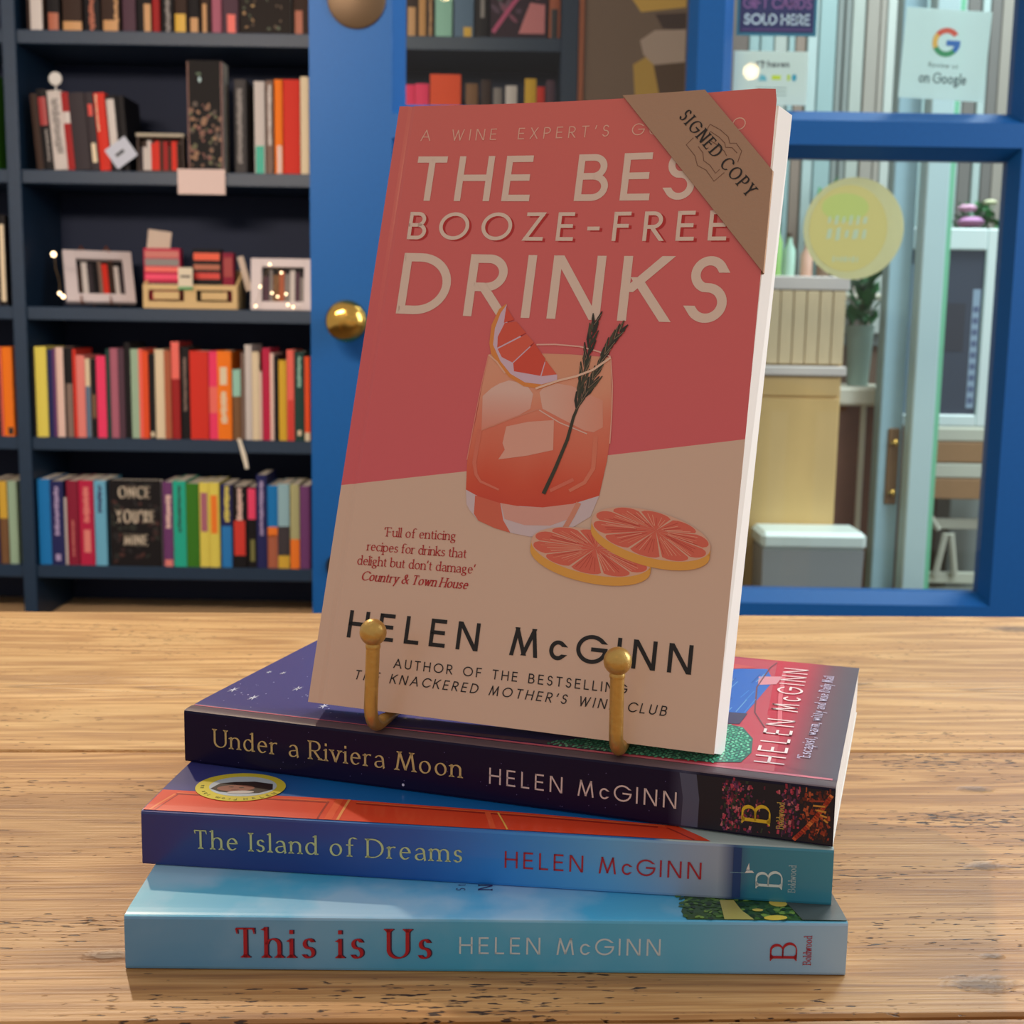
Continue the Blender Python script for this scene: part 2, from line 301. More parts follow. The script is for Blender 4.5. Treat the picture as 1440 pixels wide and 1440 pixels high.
# glyph: width, strokes, serifs  ('b' foot, 't' head, 'f' flag, 'h' bar end: x, y, drop)
G = {
'A': (.78, [Ln(0, 0, .39, 1), Ln(.39, 1, .78, 0), Ln(.13, .34, .65, .34)], [('b', 0, 0), ('b', .78, 0)]),
'B': (.55, [Ln(0, 0, 0, 1), Ln(0, 1, .26, 1) + Ar(.26, .765, .22, .235, 90, -90) + Ln(.26, .53, 0, .53), Ln(0, .53, .28, .53) + Ar(.28, .265, .26, .265, 90, -90) + Ln(.28, 0, 0, 0)], [('b', 0, 0), ('t', 0, 1)]),
'C': (.74, [Ar(.46, .5, .46, .5, 42, 318)], [('h', .79, .82, .14)]),
'D': (.7, [Ln(0, 0, 0, 1), Ln(0, 1, .22, 1) + Ar(.22, .5, .48, .5, 90, -90) + Ln(.22, 0, 0, 0)], [('b', 0, 0), ('t', 0, 1)]),
'E': (.47, [Ln(0, 0, 0, 1), Ln(0, 1, .45, 1), Ln(0, .52, .42, .52), Ln(0, 0, .47, 0)], [('b', 0, 0), ('t', 0, 1), ('h', .45, 1, -.16), ('h', .47, 0, .18), ('h', .40, .52, .1)]),
'F': (.45, [Ln(0, 0, 0, 1), Ln(0, 1, .45, 1), Ln(0, .52, .40, .52)], [('b', 0, 0), ('t', 0, 1), ('h', .45, 1, -.16)]),
'G': (.88, [Ar(.48, .5, .48, .5, 42, 360) + Ln(.96, .5, .52, .5)], [('h', .82, .82, .14)]),
'H': (.64, [Ln(0, 0, 0, 1), Ln(.64, 0, .64, 1), Ln(0, .52, .64, .52)], [('b', 0, 0), ('t', 0, 1), ('b', .64, 0), ('t', .64, 1)]),
'I': (.0, [Ln(0, 0, 0, 1)], [('b', 0, 0), ('t', 0, 1)]),
'J': (.3, [Ln(.3, 1, .3, .25) + Ar(.12, .25, .18, .25, 0, -120)], [('t', .3, 1)]),
'K': (.58, [Ln(0, 0, 0, 1), Ln(.54, 1, .10, .515), Ln(.2, .62, .6, 0)], [('b', 0, 0), ('t', 0, 1), ('b', .6, 0), ('t', .54, 1)]),
'L': (.4, [Ln(0, 0, 0, 1), Ln(0, 0, .42, 0)], [('b', 0, 0), ('t', 0, 1), ('h', .42, 0, .2)]),
'M': (.86, [Ln(0, 0, .13, 1), Ln(.13, 1, .43, .04), Ln(.43, .04, .73, 1), Ln(.73, 1, .86, 0)], [('b', 0, 0), ('b', .86, 0), ('t', .12, 1), ('t', .74, 1)]),
'N': (.68, [Ln(0, 0, 0, 1), Ln(.055, 1, .625, 0), Ln(.68, 0, .68, 1)], [('b', 0, 0), ('t', 0, 1), ('t', .68, 1)]),
'O': (.96, [Ar(.48, .5, .48, .5, 90, 450)], []),
'P': (.5, [Ln(0, 0, 0, 1), Ln(0, 1, .24, 1) + Ar(.24, .735, .26, .265, 90, -90) + Ln(.24, .47, 0, .47)], [('b', 0, 0), ('t', 0, 1)]),
'Q': (.96, [Ar(.48, .5, .48, .5, 90, 450), Ln(.55, .3, .95, -.05)], []),
'R': (.52, [Ln(0, 0, 0, 1), Ln(0, 1, .24, 1) + Ar(.24, .735, .25, .265, 90, -90) + Ln(.24, .47, 0, .47), Ln(.2, .47, .52, 0)], [('b', 0, 0), ('t', 0, 1), ('b', .53, 0)]),
'S': (.48, [Ar(.25, .76, .2, .24, 28, 250) + Ar(.24, .265, .23, .265, 80, -150)], [('h', .43, .86, .1), ('h', .04, .14, -.1)]),
'T': (.54, [Ln(0, 1, .54, 1), Ln(.27, 0, .27, 1)], [('b', .27, 0), ('h', 0, 1, -.18), ('h', .54, 1, -.18)]),
'U': (.6, [Ln(0, 1, 0, .3) + Ar(.3, .3, .3, .3, 180, 360) + Ln(.6, .3, .6, 1)], [('t', 0, 1), ('t', .6, 1)]),
'V': (.66, [Ln(0, 1, .33, 0), Ln(.66, 1, .33, 0)], [('t', 0, 1), ('t', .66, 1)]),
'W': (1.0, [Ln(0, 1, .26, 0), Ln(.26, 0, .5, .95), Ln(.5, .95, .74, 0), Ln(.74, 0, 1, 1)], [('t', 0, 1), ('t', 1, 1)]),
'X': (.58, [Ln(0, 0, .56, 1), Ln(.02, 1, .58, 0)], []),
'Y': (.6, [Ln(0, 1, .3, .46), Ln(.6, 1, .3, .46), Ln(.3, .5, .3, 0)], [('t', 0, 1), ('t', .6, 1), ('b', .3, 0)]),
'Z': (.56, [Ln(.03, 1, .54, 1), Ln(.54, 1, 0, 0), Ln(0, 0, .56, 0)], []),
'a': (.40, [Ar(.19, .45, .18, .19, 155, 0) + Ln(.37, .45, .37, .08, .42, .0, .47, .03), Ln(.37, .37, .2, .33) + Ar(.17, .165, .17, .165, 90, 270) + Ln(.17, 0, .27, .02, .37, .12)], []),
'b': (.46, [Ln(0, .05, 0, 1.04), Ar(.22, .32, .24, .32, 155, -155)], [('f', 0, 1.04)]),
'c': (.40, [Ar(.24, .32, .24, .32, 48, 312)], []),
'd': (.46, [Ln(.44, 0, .44, 1.04), Ar(.22, .32, .22, .32, 35, 325)], [('f', .44, 1.04), ('r', .44, 0)]),
'e': (.42, [Ln(.03, .36, .41, .36), Ar(.22, .32, .21, .32, 8, 312)], []),
'f': (.26, [Ln(.1, 0, .1, .8) + Ar(.27, .82, .17, .21, 180, 55), Ln(-.04, .62, .26, .62)], [('b', .1, 0)]),
'g': (.44, [Ar(.19, .45, .17, .19, 0, 360), Ln(.1, .28, .04, .17, .1, .08, .3, .04, .41, -.04), Ar(.2, -.15, .21, .14, 40, 400), Ln(.32, .58, .46, .62)], []),
'h': (.42, [Ln(0, 0, 0, 1.04), Ar(.22, .42, .2, .22, 165, 0) + Ln(.42, .42, .42, 0)], [('f', 0, 1.04), ('b', 0, 0), ('b', .42, 0)]),
'i': (.0, [Ln(0, 0, 0, .64), Ln(0, .84, 0, .94)], [('f', 0, .64), ('b', 0, 0)]),
'k': (.42, [Ln(0, 0, 0, 1.04), Ln(.36, .62, .02, .26), Ln(.12, .36, .42, 0)], [('f', 0, 1.04), ('b', 0, 0), ('b', .42, 0), ('t', .36, .64)]),
'l': (.0, [Ln(0, 0, 0, 1.04)], [('f', 0, 1.04), ('b', 0, 0)]),
'm': (.78, [Ln(0, 0, 0, .64), Ar(.2, .42, .19, .22, 165, 0) + Ln(.39, .42, .39, 0), Ar(.59, .42, .19, .22, 165, 0) + Ln(.78, .42, .78, 0)], [('f', 0, .64), ('b', 0, 0), ('b', .39, 0), ('b', .78, 0)]),
'n': (.42, [Ln(0, 0, 0, .64), Ar(.22, .42, .2, .22, 165, 0) + Ln(.42, .42, .42, 0)], [('f', 0, .64), ('b', 0, 0), ('b', .42, 0)]),
'o': (.48, [Ar(.24, .32, .24, .32, 90, 450)], []),
'p': (.46, [Ln(0, -.34, 0, .62), Ar(.22, .32, .24, .32, 155, -155)], [('f', 0, .64), ('b', 0, -.34)]),
'r': (.28, [Ln(0, 0, 0, .64), Ar(.2, .42, .19, .21, 165, 60)], [('f', 0, .64), ('b', 0, 0)]),
's': (.31, [Ar(.165, .485, .13, .155, 28, 250) + Ar(.155, .165, .15, .165, 80, -150)], [('h', .29, .55, .07), ('h', .02, .09, -.07)]),
't': (.24, [Ln(.09, .82, .09, .14) + Ar(.22, .14, .13, .14, 180, 290), Ln(-.03, .62, .24, .62)], []),
'u': (.42, [Ln(0, .64, 0, .2) + Ar(.2, .2, .2, .2, 180, 340), Ln(.42, .64, .42, 0)], [('f', 0, .64), ('f', .42, .64), ('r', .42, 0)]),
'v': (.42, [Ln(0, .64, .21, 0), Ln(.42, .64, .21, 0)], [('t', 0, .64), ('t', .42, .64)]),
'w': (.66, [Ln(0, .64, .18, 0), Ln(.18, 0, .33, .6), Ln(.33, .6, .48, 0), Ln(.48, 0, .66, .64)], [('t', 0, .64), ('t', .66, .64)]),
'y': (.42, [Ln(0, .64, .22, .02), Ln(.42, .64, .22, .02, .08, -.34)], [('t', 0, .64), ('t', .42, .64)]),
"'": (.06, [Ln(.06, 1.0, .04, .9, 0, .74)], []),
'‘': (.07, [Ln(.07, 1.0, .0, .9, .02, .78)], []),
'-': (.3, [Ln(0, .42, .3, .42)], []), ',': (.06, [Ln(.05, .06, 0, -.16)], []), '.': (.0, [Ln(0, 0, 0, .07)], []),
'&': (.72, [Ln(.7, .5, .52, .12, .3, 0) + Ar(.22, .24, .22, .24, 270, 90) + Ln(.3, .5, .4, .62) + Ar(.3, .8, .13, .2, -30, 200) + Ln(.2, .68, .35, .35, .72, 0)], []),
}
def strip(pts, hwf, ext=0.0):
    """ribbon quads along pts; hwf(dirx,diry)->half width. Ends are cut level on steep strokes."""
    P = [p for i, p in enumerate(pts) if i == 0 or math.hypot(p[0] - pts[i - 1][0], p[1] - pts[i - 1][1]) > 1e-6]
    n = len(P); closed = n > 3 and math.hypot(P[0][0] - P[-1][0], P[0][1] - P[-1][1]) < 1e-4
    L = []; Rr = []
    for i in range(n):
        def d(a, b):
            x, y = P[b][0] - P[a][0], P[b][1] - P[a][1]; l = math.hypot(x, y); return (x / l, y / l)
        if closed and i in (0, n - 1): d0 = d(n - 2, n - 1); d1 = d(0, 1)
        else: d0 = d(max(i - 1, 0), max(i, 1)) if i > 0 else d(0, 1); d1 = d(i, i + 1) if i < n - 1 else d0
        tx, ty = d0[0] + d1[0], d0[1] + d1[1]; l = math.hypot(tx, ty) or 1; tx, ty = tx / l, ty / l
        cs = max(.45, abs(tx * d1[0] + ty * d1[1])); h = hwf(tx, ty) / cs
        x, y = P[i]; a = (x - ty * h, y + tx * h); b = (x + ty * h, y - tx * h)
        if not closed and i in (0, n - 1):
            s = -1 if i == 0 else 1
            if abs(ty) > .5:
                yy = y + s * ext * (1 if ty > 0 else -1)
                a = (a[0] + tx / ty * (yy - a[1]), yy); b = (b[0] + tx / ty * (yy - b[1]), yy)
            elif abs(ty) < .2:
                a = (a[0] + s * tx * ext * .9, a[1]); b = (b[0] + s * tx * ext * .9, b[1])
        L.append(a); Rr.append(b)
    return L, Rr
def seg_quads(L, R, step):
    out = []
    for i in range(len(L) - 1):
        l = math.hypot(L[i + 1][0] - L[i][0], L[i + 1][1] - L[i][1]); k = max(1, int(l / step))
        for j in range(k):
            t0, t1 = j / k, (j + 1) / k
            lp = lambda A, B, t: (A[0] + (B[0] - A[0]) * t, A[1] + (B[1] - A[1]) * t)
            out.append([lp(L[i], L[i + 1], t0), lp(L[i], L[i + 1], t1), lp(R[i], R[i + 1], t1), lp(R[i], R[i + 1], t0)])
    return out
class Art:
    """flat print laid on a surface given by mp(u, v, offset) -> point in millimetres"""
    def __init__(s, mp, fs=1.5): s.mp = mp; s.m = MB(); s.fs = fs
    def poly(s, pts, col, off):
        s.m.add([s.mp(u, v, off) for u, v in pts], [tuple(range(len(pts)))], col)
    def fill(s, pts, col, off=.1, step=None, span=9.0, colf=None):
        step = step or s.fs
        ys = sorted(set([min(p[1] for p in pts), max(p[1] for p in pts)] + [p[1] for p in pts])); rows = []
        for a, b in zip(ys, ys[1:]):
            if b - a < 1e-5: continue
            k = max(1, int((b - a) / step))
            rows += [(a + (b - a) * j / k, a + (b - a) * (j + 1) / k) for j in range(k)]
        n = len(pts)
        for y0, y1 in rows:
            ym = (y0 + y1) / 2; xs = []
            for i in range(n):
                (xa, ya), (xb, yb) = pts[i], pts[(i + 1) % n]
                if (ya <= ym < yb) or (yb <= ym < ya):
                    f = lambda y: xa + (xb - xa) * (y - ya) / (yb - ya)
                    xs.append((f(ym), f(y0), f(y1)))
            xs.sort()
            for A, B in zip(xs[0::2], xs[1::2]):
                k = max(1, int((B[0] - A[0]) / span + 1))
                for j in range(k):
                    t0, t1 = j / k, (j + 1) / k
                    q = [(A[1] + (B[1] - A[1]) * t0, y0), (A[1] + (B[1] - A[1]) * t1, y0), (A[2] + (B[2] - A[2]) * t1, y1), (A[2] + (B[2] - A[2]) * t0, y1)]
                    c = col if colf is None else [colf(*p) for p in q]
                    s.poly(q, c, off)
    def line(s, pts, wd, col, off=.1, step=4.0):
        W = wd if callable(wd) else (lambda t: wd)
        n = len(pts); P = pts; L = []; R = []
        for i in range(n):
            a, b = P[max(i - 1, 0)], P[min(i + 1, n - 1)]; l = math.hypot(b[0] - a[0], b[1] - a[1]) or 1
            tx, ty = (b[0] - a[0]) / l, (b[1] - a[1]) / l; h = W(i / max(1, n - 1)) / 2
            L.append((P[i][0] - ty * h, P[i][1] + tx * h)); R.append((P[i][0] + ty * h, P[i][1] - tx * h))
        for q in seg_quads(L, R, step): s.poly(q, col, off)
    def ellipse(s, cx, cy, rx, ry, col, off=.1, rot=0.0, n=28):
        c, q = math.cos(rot), math.sin(rot)
        s.fill([(cx + rx * math.cos(a) * c - ry * math.sin(a) * q, cy + rx * math.cos(a) * q + ry * math.sin(a) * c) for a in [2 * math.pi * k / n for k in range(n)]], col, off)
    def text(s, txt, p0, p1, cap, col, off=.12, wt=.1, serif=False, thin=.035, italic=0.0, hs=1.0, dx=0, dy=0, step=3.0, flip=1, space=.24, mintr=.07):
        """text from p0 to p1 (ink extents on the baseline), cap height in mm; tracking is solved so that it fits"""
        ux, uy = p1[0] - p0[0], p1[1] - p0[1]; tot = math.hypot(ux, uy); ux, uy = ux / tot, uy / tot; vx, vy = -uy * flip, ux * flip
        e = wt / 2
        kern = lambda i: (-.06 if serif and txt[i] == 'r' and i < len(txt) - 1 and txt[i + 1] in 'aeosd' else 0)
        gaps = len(txt) - 1
        core = sum(space if c_ == ' ' else G[c_][0] for c_ in txt); fix = sum(0 if c_ == ' ' else 2 * e for c_ in txt) + sum(kern(i) for i in range(len(txt)))
        tr = (tot / cap - fix - core * hs) / max(1, gaps)
        if gaps and tr < mintr: hs = max(.45, (tot / cap - fix - mintr * gaps) / core); tr = (tot / cap - fix - core * hs) / gaps
        x = 0.0
        def hwf(tx, ty):
            if not serif: return wt / 2
            a = math.atan2(ty, tx) - math.radians(18)
            return (thin + (wt - thin) * abs(math.sin(a)) ** 1.3) / 2
        hy = (wt if not serif else thin) / 2
        def put(q):
            s.poly([(p0[0] + dx + (X + italic * Y) * cap * ux + Y * cap * vx, p0[1] + dy + (X + italic * Y) * cap * uy + Y * cap * vy) for X, Y in q], col, off)
        for ci, ch in enumerate(txt):
            if ch == ' ': x += space * hs + tr; continue
            w_, strokes, serifs = G[ch]; x += e
            my = lambda y: (hy + y * (1 - 2 * hy)) if y >= 0 else y + hy
            for st in strokes:
                pts = [(x + a * hs, my(b)) for a, b in st]
                if len(pts) > 14 and cap < 7: pts = pts[::2] + ([pts[-1]] if len(pts) % 2 == 0 else [])
                L, R = strip(pts, hwf, hy)
                for q in seg_quads(L, R, step / cap): put(q)
            if serif:
                for sf in serifs:
                    X = x + sf[1] * hs; Y = my(sf[2]); k = sf[0]
                    if k in 'bt':
                        sg = 1 if k == 'b' else -1; y0 = Y - sg * hy; h = .042 * sg; w2 = wt / 2 + .09
                        put([(X - w2, y0), (X + w2, y0), (X + w2, y0 + h), (X - w2, y0 + h)])
                        put([(X - w2 * .8, y0 + h), (X + w2 * .8, y0 + h), (X + wt * .5, y0 + h * 2.6), (X - wt * .5, y0 + h * 2.6)])
                    elif k == 'f':
                        put([(X - wt * .5 - .11, Y - .07), (X, Y + hy), (X, Y - .12), (X - wt * .5, Y - .10)])
                    elif k == 'r':
                        put([(X, Y - hy), (X + wt * .5 + .09, Y + .0), (X + wt * .5 + .09, Y + .035), (X, Y + .06)])
                    elif k == 'h':
                        d = sf[3]; put([(X - .05, Y), (X + .02, Y + (hy if d < 0 else -hy)), (X + .03, Y + d), (X - .0, Y + d)])
            x += w_ * hs + e + tr + kern(ci)
    def build(s, name, parent, m=None, **k):
        return s.m.build(name, m or PRINT, parent, **k)
ROW_D =[
  (-1117, -1109, 204, 'black'),
  (-1108, -1081, 208, 'yellow'),
  (-1081, -1067, 202, 'navy'),
  (-1067, -1061, 205, 'purple'),
  (-1061, -1043, 207, 'pale pink'),
  (-1043, -1021, 207, 'black', (0, 0.6, 0.25, 0.9, 'taupe')),
  (-1021, -1013, 204, 'red'),
  (-1013, -993, 190, 'pink'),
  (-993, -982, 182, 'cream', (0, 0.65, 0.0, 1, 'slate blue')),
  (-980, -968, 182, 'black', (0.25, 0.55, 0.1, 0.8, 'brown')),
  (-967, -945, 189, 'hot pink'),
  (-945, -935, 205, 'dark green'),
  (-935, -917, 207, 'mauve'),
  (-917, -902, 207, 'plum'),
  (-902, -888, 221, 'black'),
  (-888, -869, 206, 'pale green'),
  (-869, -860, 207, 'coral'),
  (-860, -846, 202, 'orange red'),
  (-846, -832, 196, 'black', (0.02, 0.08, 0.2, 0.8, 'cream')),
  (-832, -810, 206, 'cream'),
  (-809, -794, 204, 'rust'),
  (-793, -774, 224, 'dark red', (0.62, 1, 0, 1, 'coral')),
  (-773, -752, 213, 'black', (0.3, 0.9, 0.3, 0.7, 'taupe')),
  (-751, -708, 204, 'red'),
  (-707, -687, 204, 'hot pink', (0.3, 0.6, 0, 1, 'coral')),
  (-687, -654, 205, 'orange', (0.62, 0.82, 0.2, 0.7, 'cream'), (0.18, 0.55, 0.2, 0.7, 'cream')),
  (-652, -633, 163, 'brown', (0.62, 1, 0, 1, 'mint')),
  (-632, -624, 202, 'taupe'),
  (-623, -607, 220, 'pale grey'),
  (-607, -590, 204, 'cream'),
  (-590, -584, 159, 'pale pink'),
  (-583, -565, 213, 'crimson'),
  (-565, -556, 202, 'pale pink'),
  (-556, -546, 197, 'black'),
  (-545, -527, 186, 'mustard'),
  (-526, -509, 210, 'coral', (0, 0.45, 0.1, 0.9, 'red')),
  (-508, -486, 206, 'dark green', (0.6, 0.95, 0.3, 0.7, 'mint'), (0.06, 0.12, 0.3, 0.7, 'cream')),
  (-485, -473, 195, 'orange red', (0, 0.1, 0, 1, 'cream')),
]
ROW_E =[
  (-1114, -1085, 203, 'blue'),
  (-1084, -1053, 200, 'navy', (0.35, 0.95, 0.3, 0.7, 'lilac'), (0.05, 0.13, 0.3, 0.7, 'lilac')),
  (-1053, -1047, 160, 'pale grey'),
  (-1046, -1020, 201, 'dark crimson', (0.1, 0.55, 0.4, 0.65, 'rose')),
  (-1018, -983, 202, 'crimson', (0.5, 0.92, 0.3, 0.75, 'pink'), (0.15, 0.42, 0.3, 0.75, 'pink')),
  (-981, -953, 202, 'sky blue', (0.62, 0.96, 0.3, 0.7, 'navy')),
  (-821, -797, 201, 'purple', (0.45, 0.85, 0.25, 0.85, 'pale pink'), (0, 0.08, 0.1, 0.9, 'pink')),
  (-796, -766, 204, 'teal', (0.4, 0.95, 0.35, 0.65, 'dark green')),
  (-766, -736, 199, 'green'),
  (-735, -712, 201, 'yellow', (0.42, 0.88, 0.15, 0.85, 'mauve')),
  (-711, -687, 202, 'yellow', (0.4, 0.85, 0.15, 0.8, 'orange')),
  (-685, -658, 197, 'navy', (0.55, 1, 0.3, 0.8, 'yellow'), (0.0, 0.5, 0.05, 0.95, 'blue')),
  (-657, -624, 194, 'black', (0.58, 0.98, 0.3, 0.75, 'pale pink'), (0.15, 0.58, 0.1, 0.9, 'red')),
  (-622, -601, 193, 'black', (0.6, 0.98, 0.05, 0.95, 'hot pink'), (0.08, 0.35, 0.3, 0.8, 'olive')),
  (-600, -576, 222, 'navy', (0.35, 0.95, 0.3, 0.7, 'lilac')),
  (-575, -551, 197, 'blue', (0.0, 0.4, 0.0, 1, 'rust'), (0.38, 0.5, 0, 1, 'orange')),
  (-550, -523, 201, 'pale blue', (0.15, 0.5, 0, 1, 'charcoal'), (0, 0.16, 0, 1, 'mustard')),
  (-521, -499, 201, 'pale olive', (0, 0.35, 0, 1, 'orange')),
  (-498, -475, 197, 'purple'),
]
ROW_B =[
  (-638, -612, 204, 'dark grey', (0.1, 0.9, 0.2, 0.7, 'grey')),
  (-594, -570, 201, 'pale grey', (0.0, 0.3, 0.1, 0.9, 'teal')),
  (-567, -551, 203, 'taupe', (0.3, 0.95, 0.2, 0.8, 'pale grey')),
  (-548, -530, 205, 'orange', (0.0, 0.3, 0.3, 0.9, 'pale pink')),
  (-529, -492, 206, 'red'),
  (-490, -471, 212, 'cream'),
]
ROW_B2 =[
  (-1086, -1070, 166, 'dark brown'),
  (-1070, -1048, 176, 'black', (0.55, 0.9, 0.1, 0.9, 'dark red'), (0.1, 0.5, 0.5, 0.8, 'grey')),
  (-1047, -1015, 173, 'pale grey', (0.2, 0.9, 0.2, 0.8, 'grey')),
  (-1015, -999, 170, 'dark red', (0.6, 0.75, 0, 1, 'pale grey')),
  (-999, -964, 169, 'charcoal'),
  (-963, -943, 170, 'charcoal', (0.1, 0.35, 0.3, 0.8, 'cream'), (0.7, 0.85, 0.3, 0.8, 'red')),
  (-943, -918, 170, 'red', (0.5, 1, 0.1, 0.3, 'cream')),
  (-917, -892, 164, 'black', (0.3, 0.95, 0.1, 0.8, 'pale grey')),
  (-891, -875, 164, 'black'),
]
ROW_A =[
  (-1096, -1058, 199, 'dark brown', (0, 0.4, 0.2, 0.9, 'pale grey')),
  (-1051, -1023, 184, 'black', (0, 0.2, 0.1, 0.9, 'rust')),
  (-1016, -974, 192, 'dark brown', (0, 0.1, 0, 1, 'tan')),
  (-969, -934, 201, 'black', (0, 0.4, 0.3, 0.7, 'rust')),
  (-931, -890, 195, 'dark brown', (0, 0.12, 0.1, 0.9, 'tan'), (0.1, 0.6, 0.7, 0.95, 'tan')),
  (-884, -855, 193, 'plum'),
  (-852, -820, 199, 'black', (0, 0.3, 0.5, 0.95, 'tan')),
  (-817, -801, 203, 'dark red'),
  (-798, -771, 196, 'black', (0, 0.5, 0.3, 0.8, 'grey')),
  (-768, -741, 198, 'dark brown', (0, 0.2, 0, 0.9, 'mustard')),
  (-738, -713, 195, 'black', (0.0, 0.16, 0.2, 0.9, 'tan')),
  (-710, -688, 204, 'dark brown', (0, 0.3, 0.2, 0.6, 'tan')),
  (-685, -664, 196, 'mauve'),
  (-662, -626, 202, 'plum', (0, 0.2, 0.3, 0.8, 'coral')),
  (-504, -470, 202, 'dark brown', (0, 0.25, 0.1, 0.6, 'rust')),
]
ROW_A2 =[
  (-255, -226, 203, 'dark brown', (0, 0.3, 0.2, 0.8, 'tan')),
  (-225, -209, 209, 'tan'),
  (-207, -192, 203, 'dark brown', (0, 0.5, 0.3, 0.8, 'tan')),
  (-189, -151, 213, 'mint'),
  (-147, -103, 207, 'slate blue', (0, 0.1, 0.5, 0.9, 'mustard')),
  (-100, -70, 208, 'black', (0.2, 0.5, 0.4, 0.7, 'grey')),
  (64, 89, 207, 'rust', (0, 0.3, 0.2, 0.8, 'black')),
]
ROW_B3 =[
  (-259, -234, 199, 'hot pink'),
  (-233, -202, 201, 'hot pink'),
  (-199, -130, 222, 'orange red'),
  (-119, -92, 203, 'brown'),
  (-85, -63, 212, 'dark brown'),
  (-57, -38, 195, 'grey'),
  (-30, -4, 200, 'pale grey'),
  (13, 39, 216, 'mustard'),
  (40, 58, 199, 'red'),
  (61, 80, 213, 'plum'),
]
LEFT_D =[
  (-1217, -1193, 206, 'charcoal'),
  (-1191, -1186, 206, 'coral'),
  (-1185, -1161, 206, 'orange', (0.02, 0.1, 0.4, 0.9, 'black')),
]
LEFT_E =[
  (-1234, -1207, 198, 'navy'),
  (-1206, -1187, 197, 'brown', (0.55, 1, 0, 1, 'mustard')),
  (-1185, -1164, 197, 'pale green'),
]
LEFT_C =[
  (-1201, -1182, 207, 'charcoal'),
  (-1180, -1164, 203, 'black', (0.05, 0.9, 0.1, 0.8, 'cream')),
]
LEFT_B =[
  (-1201, -1187, 198, 'dark brown'),
  (-1185, -1172, 206, 'green'),
]
random.seed(7)
# ------------------------------------------------------------------ the room shell
struct(MB().box(-2600, 3200, -1500, 3520, -800, -760).build('floor', mat('floor_boards_dark', (96, 74, 56), .6, bump=.3, bscale=20, var=.2)))
struct(MB().box(-2600, 3200, 3460, 3520, -760, 2600).build('wall_back', mat('wall_plaster', (196, 200, 194), .85, bump=.2, bscale=60)))
struct(MB().add([(x, y, z) for z in (-760, 2600) for x, y in ((320, 2300), (348, 2300), (512, 3460), (484, 3460))], [(3, 2, 1, 0), (4, 5, 6, 7), (0, 1, 5, 4), (1, 2, 6, 5), (2, 3, 7, 6), (3, 0, 4, 7)]).build('wall_light_block', mat('wall_light_block_paint', (120, 96, 78), .8, bump=.2, bscale=60)))  # unseen slanted wall added to keep the display light off the bookcase

# ------------------------------------------------------------------ table: long pine planks
TR = 0.048
tb = thing('wooden_table', 'long table of worn pine planks with dark pores and knots', 'table', (0, 0, 0), (0, 0, TR))
edges = [(-120, 88), (90, 300.2), (302.2, 503.9), (506.0, 751)]
WM = [wood_mat('pine_plank', (158, 108, 62), (182, 130, 76), (208, 158, 100), 1),
      wood_mat('pine_plank_b', (156, 108, 62), (184, 134, 80), (210, 162, 104), 2.4),
      wood_mat('pine_plank_c', (154, 106, 60), (182, 132, 76), (208, 160, 102), 3.9, [(200, 461, 5), (175, 392, 5), (152, 332, 2.5), (143, 317, 7), (-92, 336, 5)], .21),
      wood_mat('pine_plank_d', (172, 124, 74), (196, 148, 90), (222, 178, 118), 5.2, [(329, 719, 13), (201, 604, 4)], .12, 595)]
for (a, b), m in zip(edges, WM):
    MB().box(-820, 820, a, b, -32, 0, bev=.8).build('plank', m, tb)
# splintered fibres along the open joint at the left
sp = MB()
for k in range(70):
    x = random.uniform(-260, -60); y = 505 + random.uniform(-.9, .8); L_ = random.uniform(1, 5)
    sp.tube([(x, y, -.3), (x + L_ * .5, y + random.uniform(-.4, .4), random.uniform(.05, .3)), (x + L_, y + random.uniform(-.5, .5), -.4)], .16, 4)
o = sp.build('joint_fibres', WM[3], tb); o['kind'] = 'stuff'
for x in (-760, 700):
    for y in (-80, 650): MB().box(x, x + 60, y, y + 60, -760, -32, bev=2).build('leg', WM[0], tb)

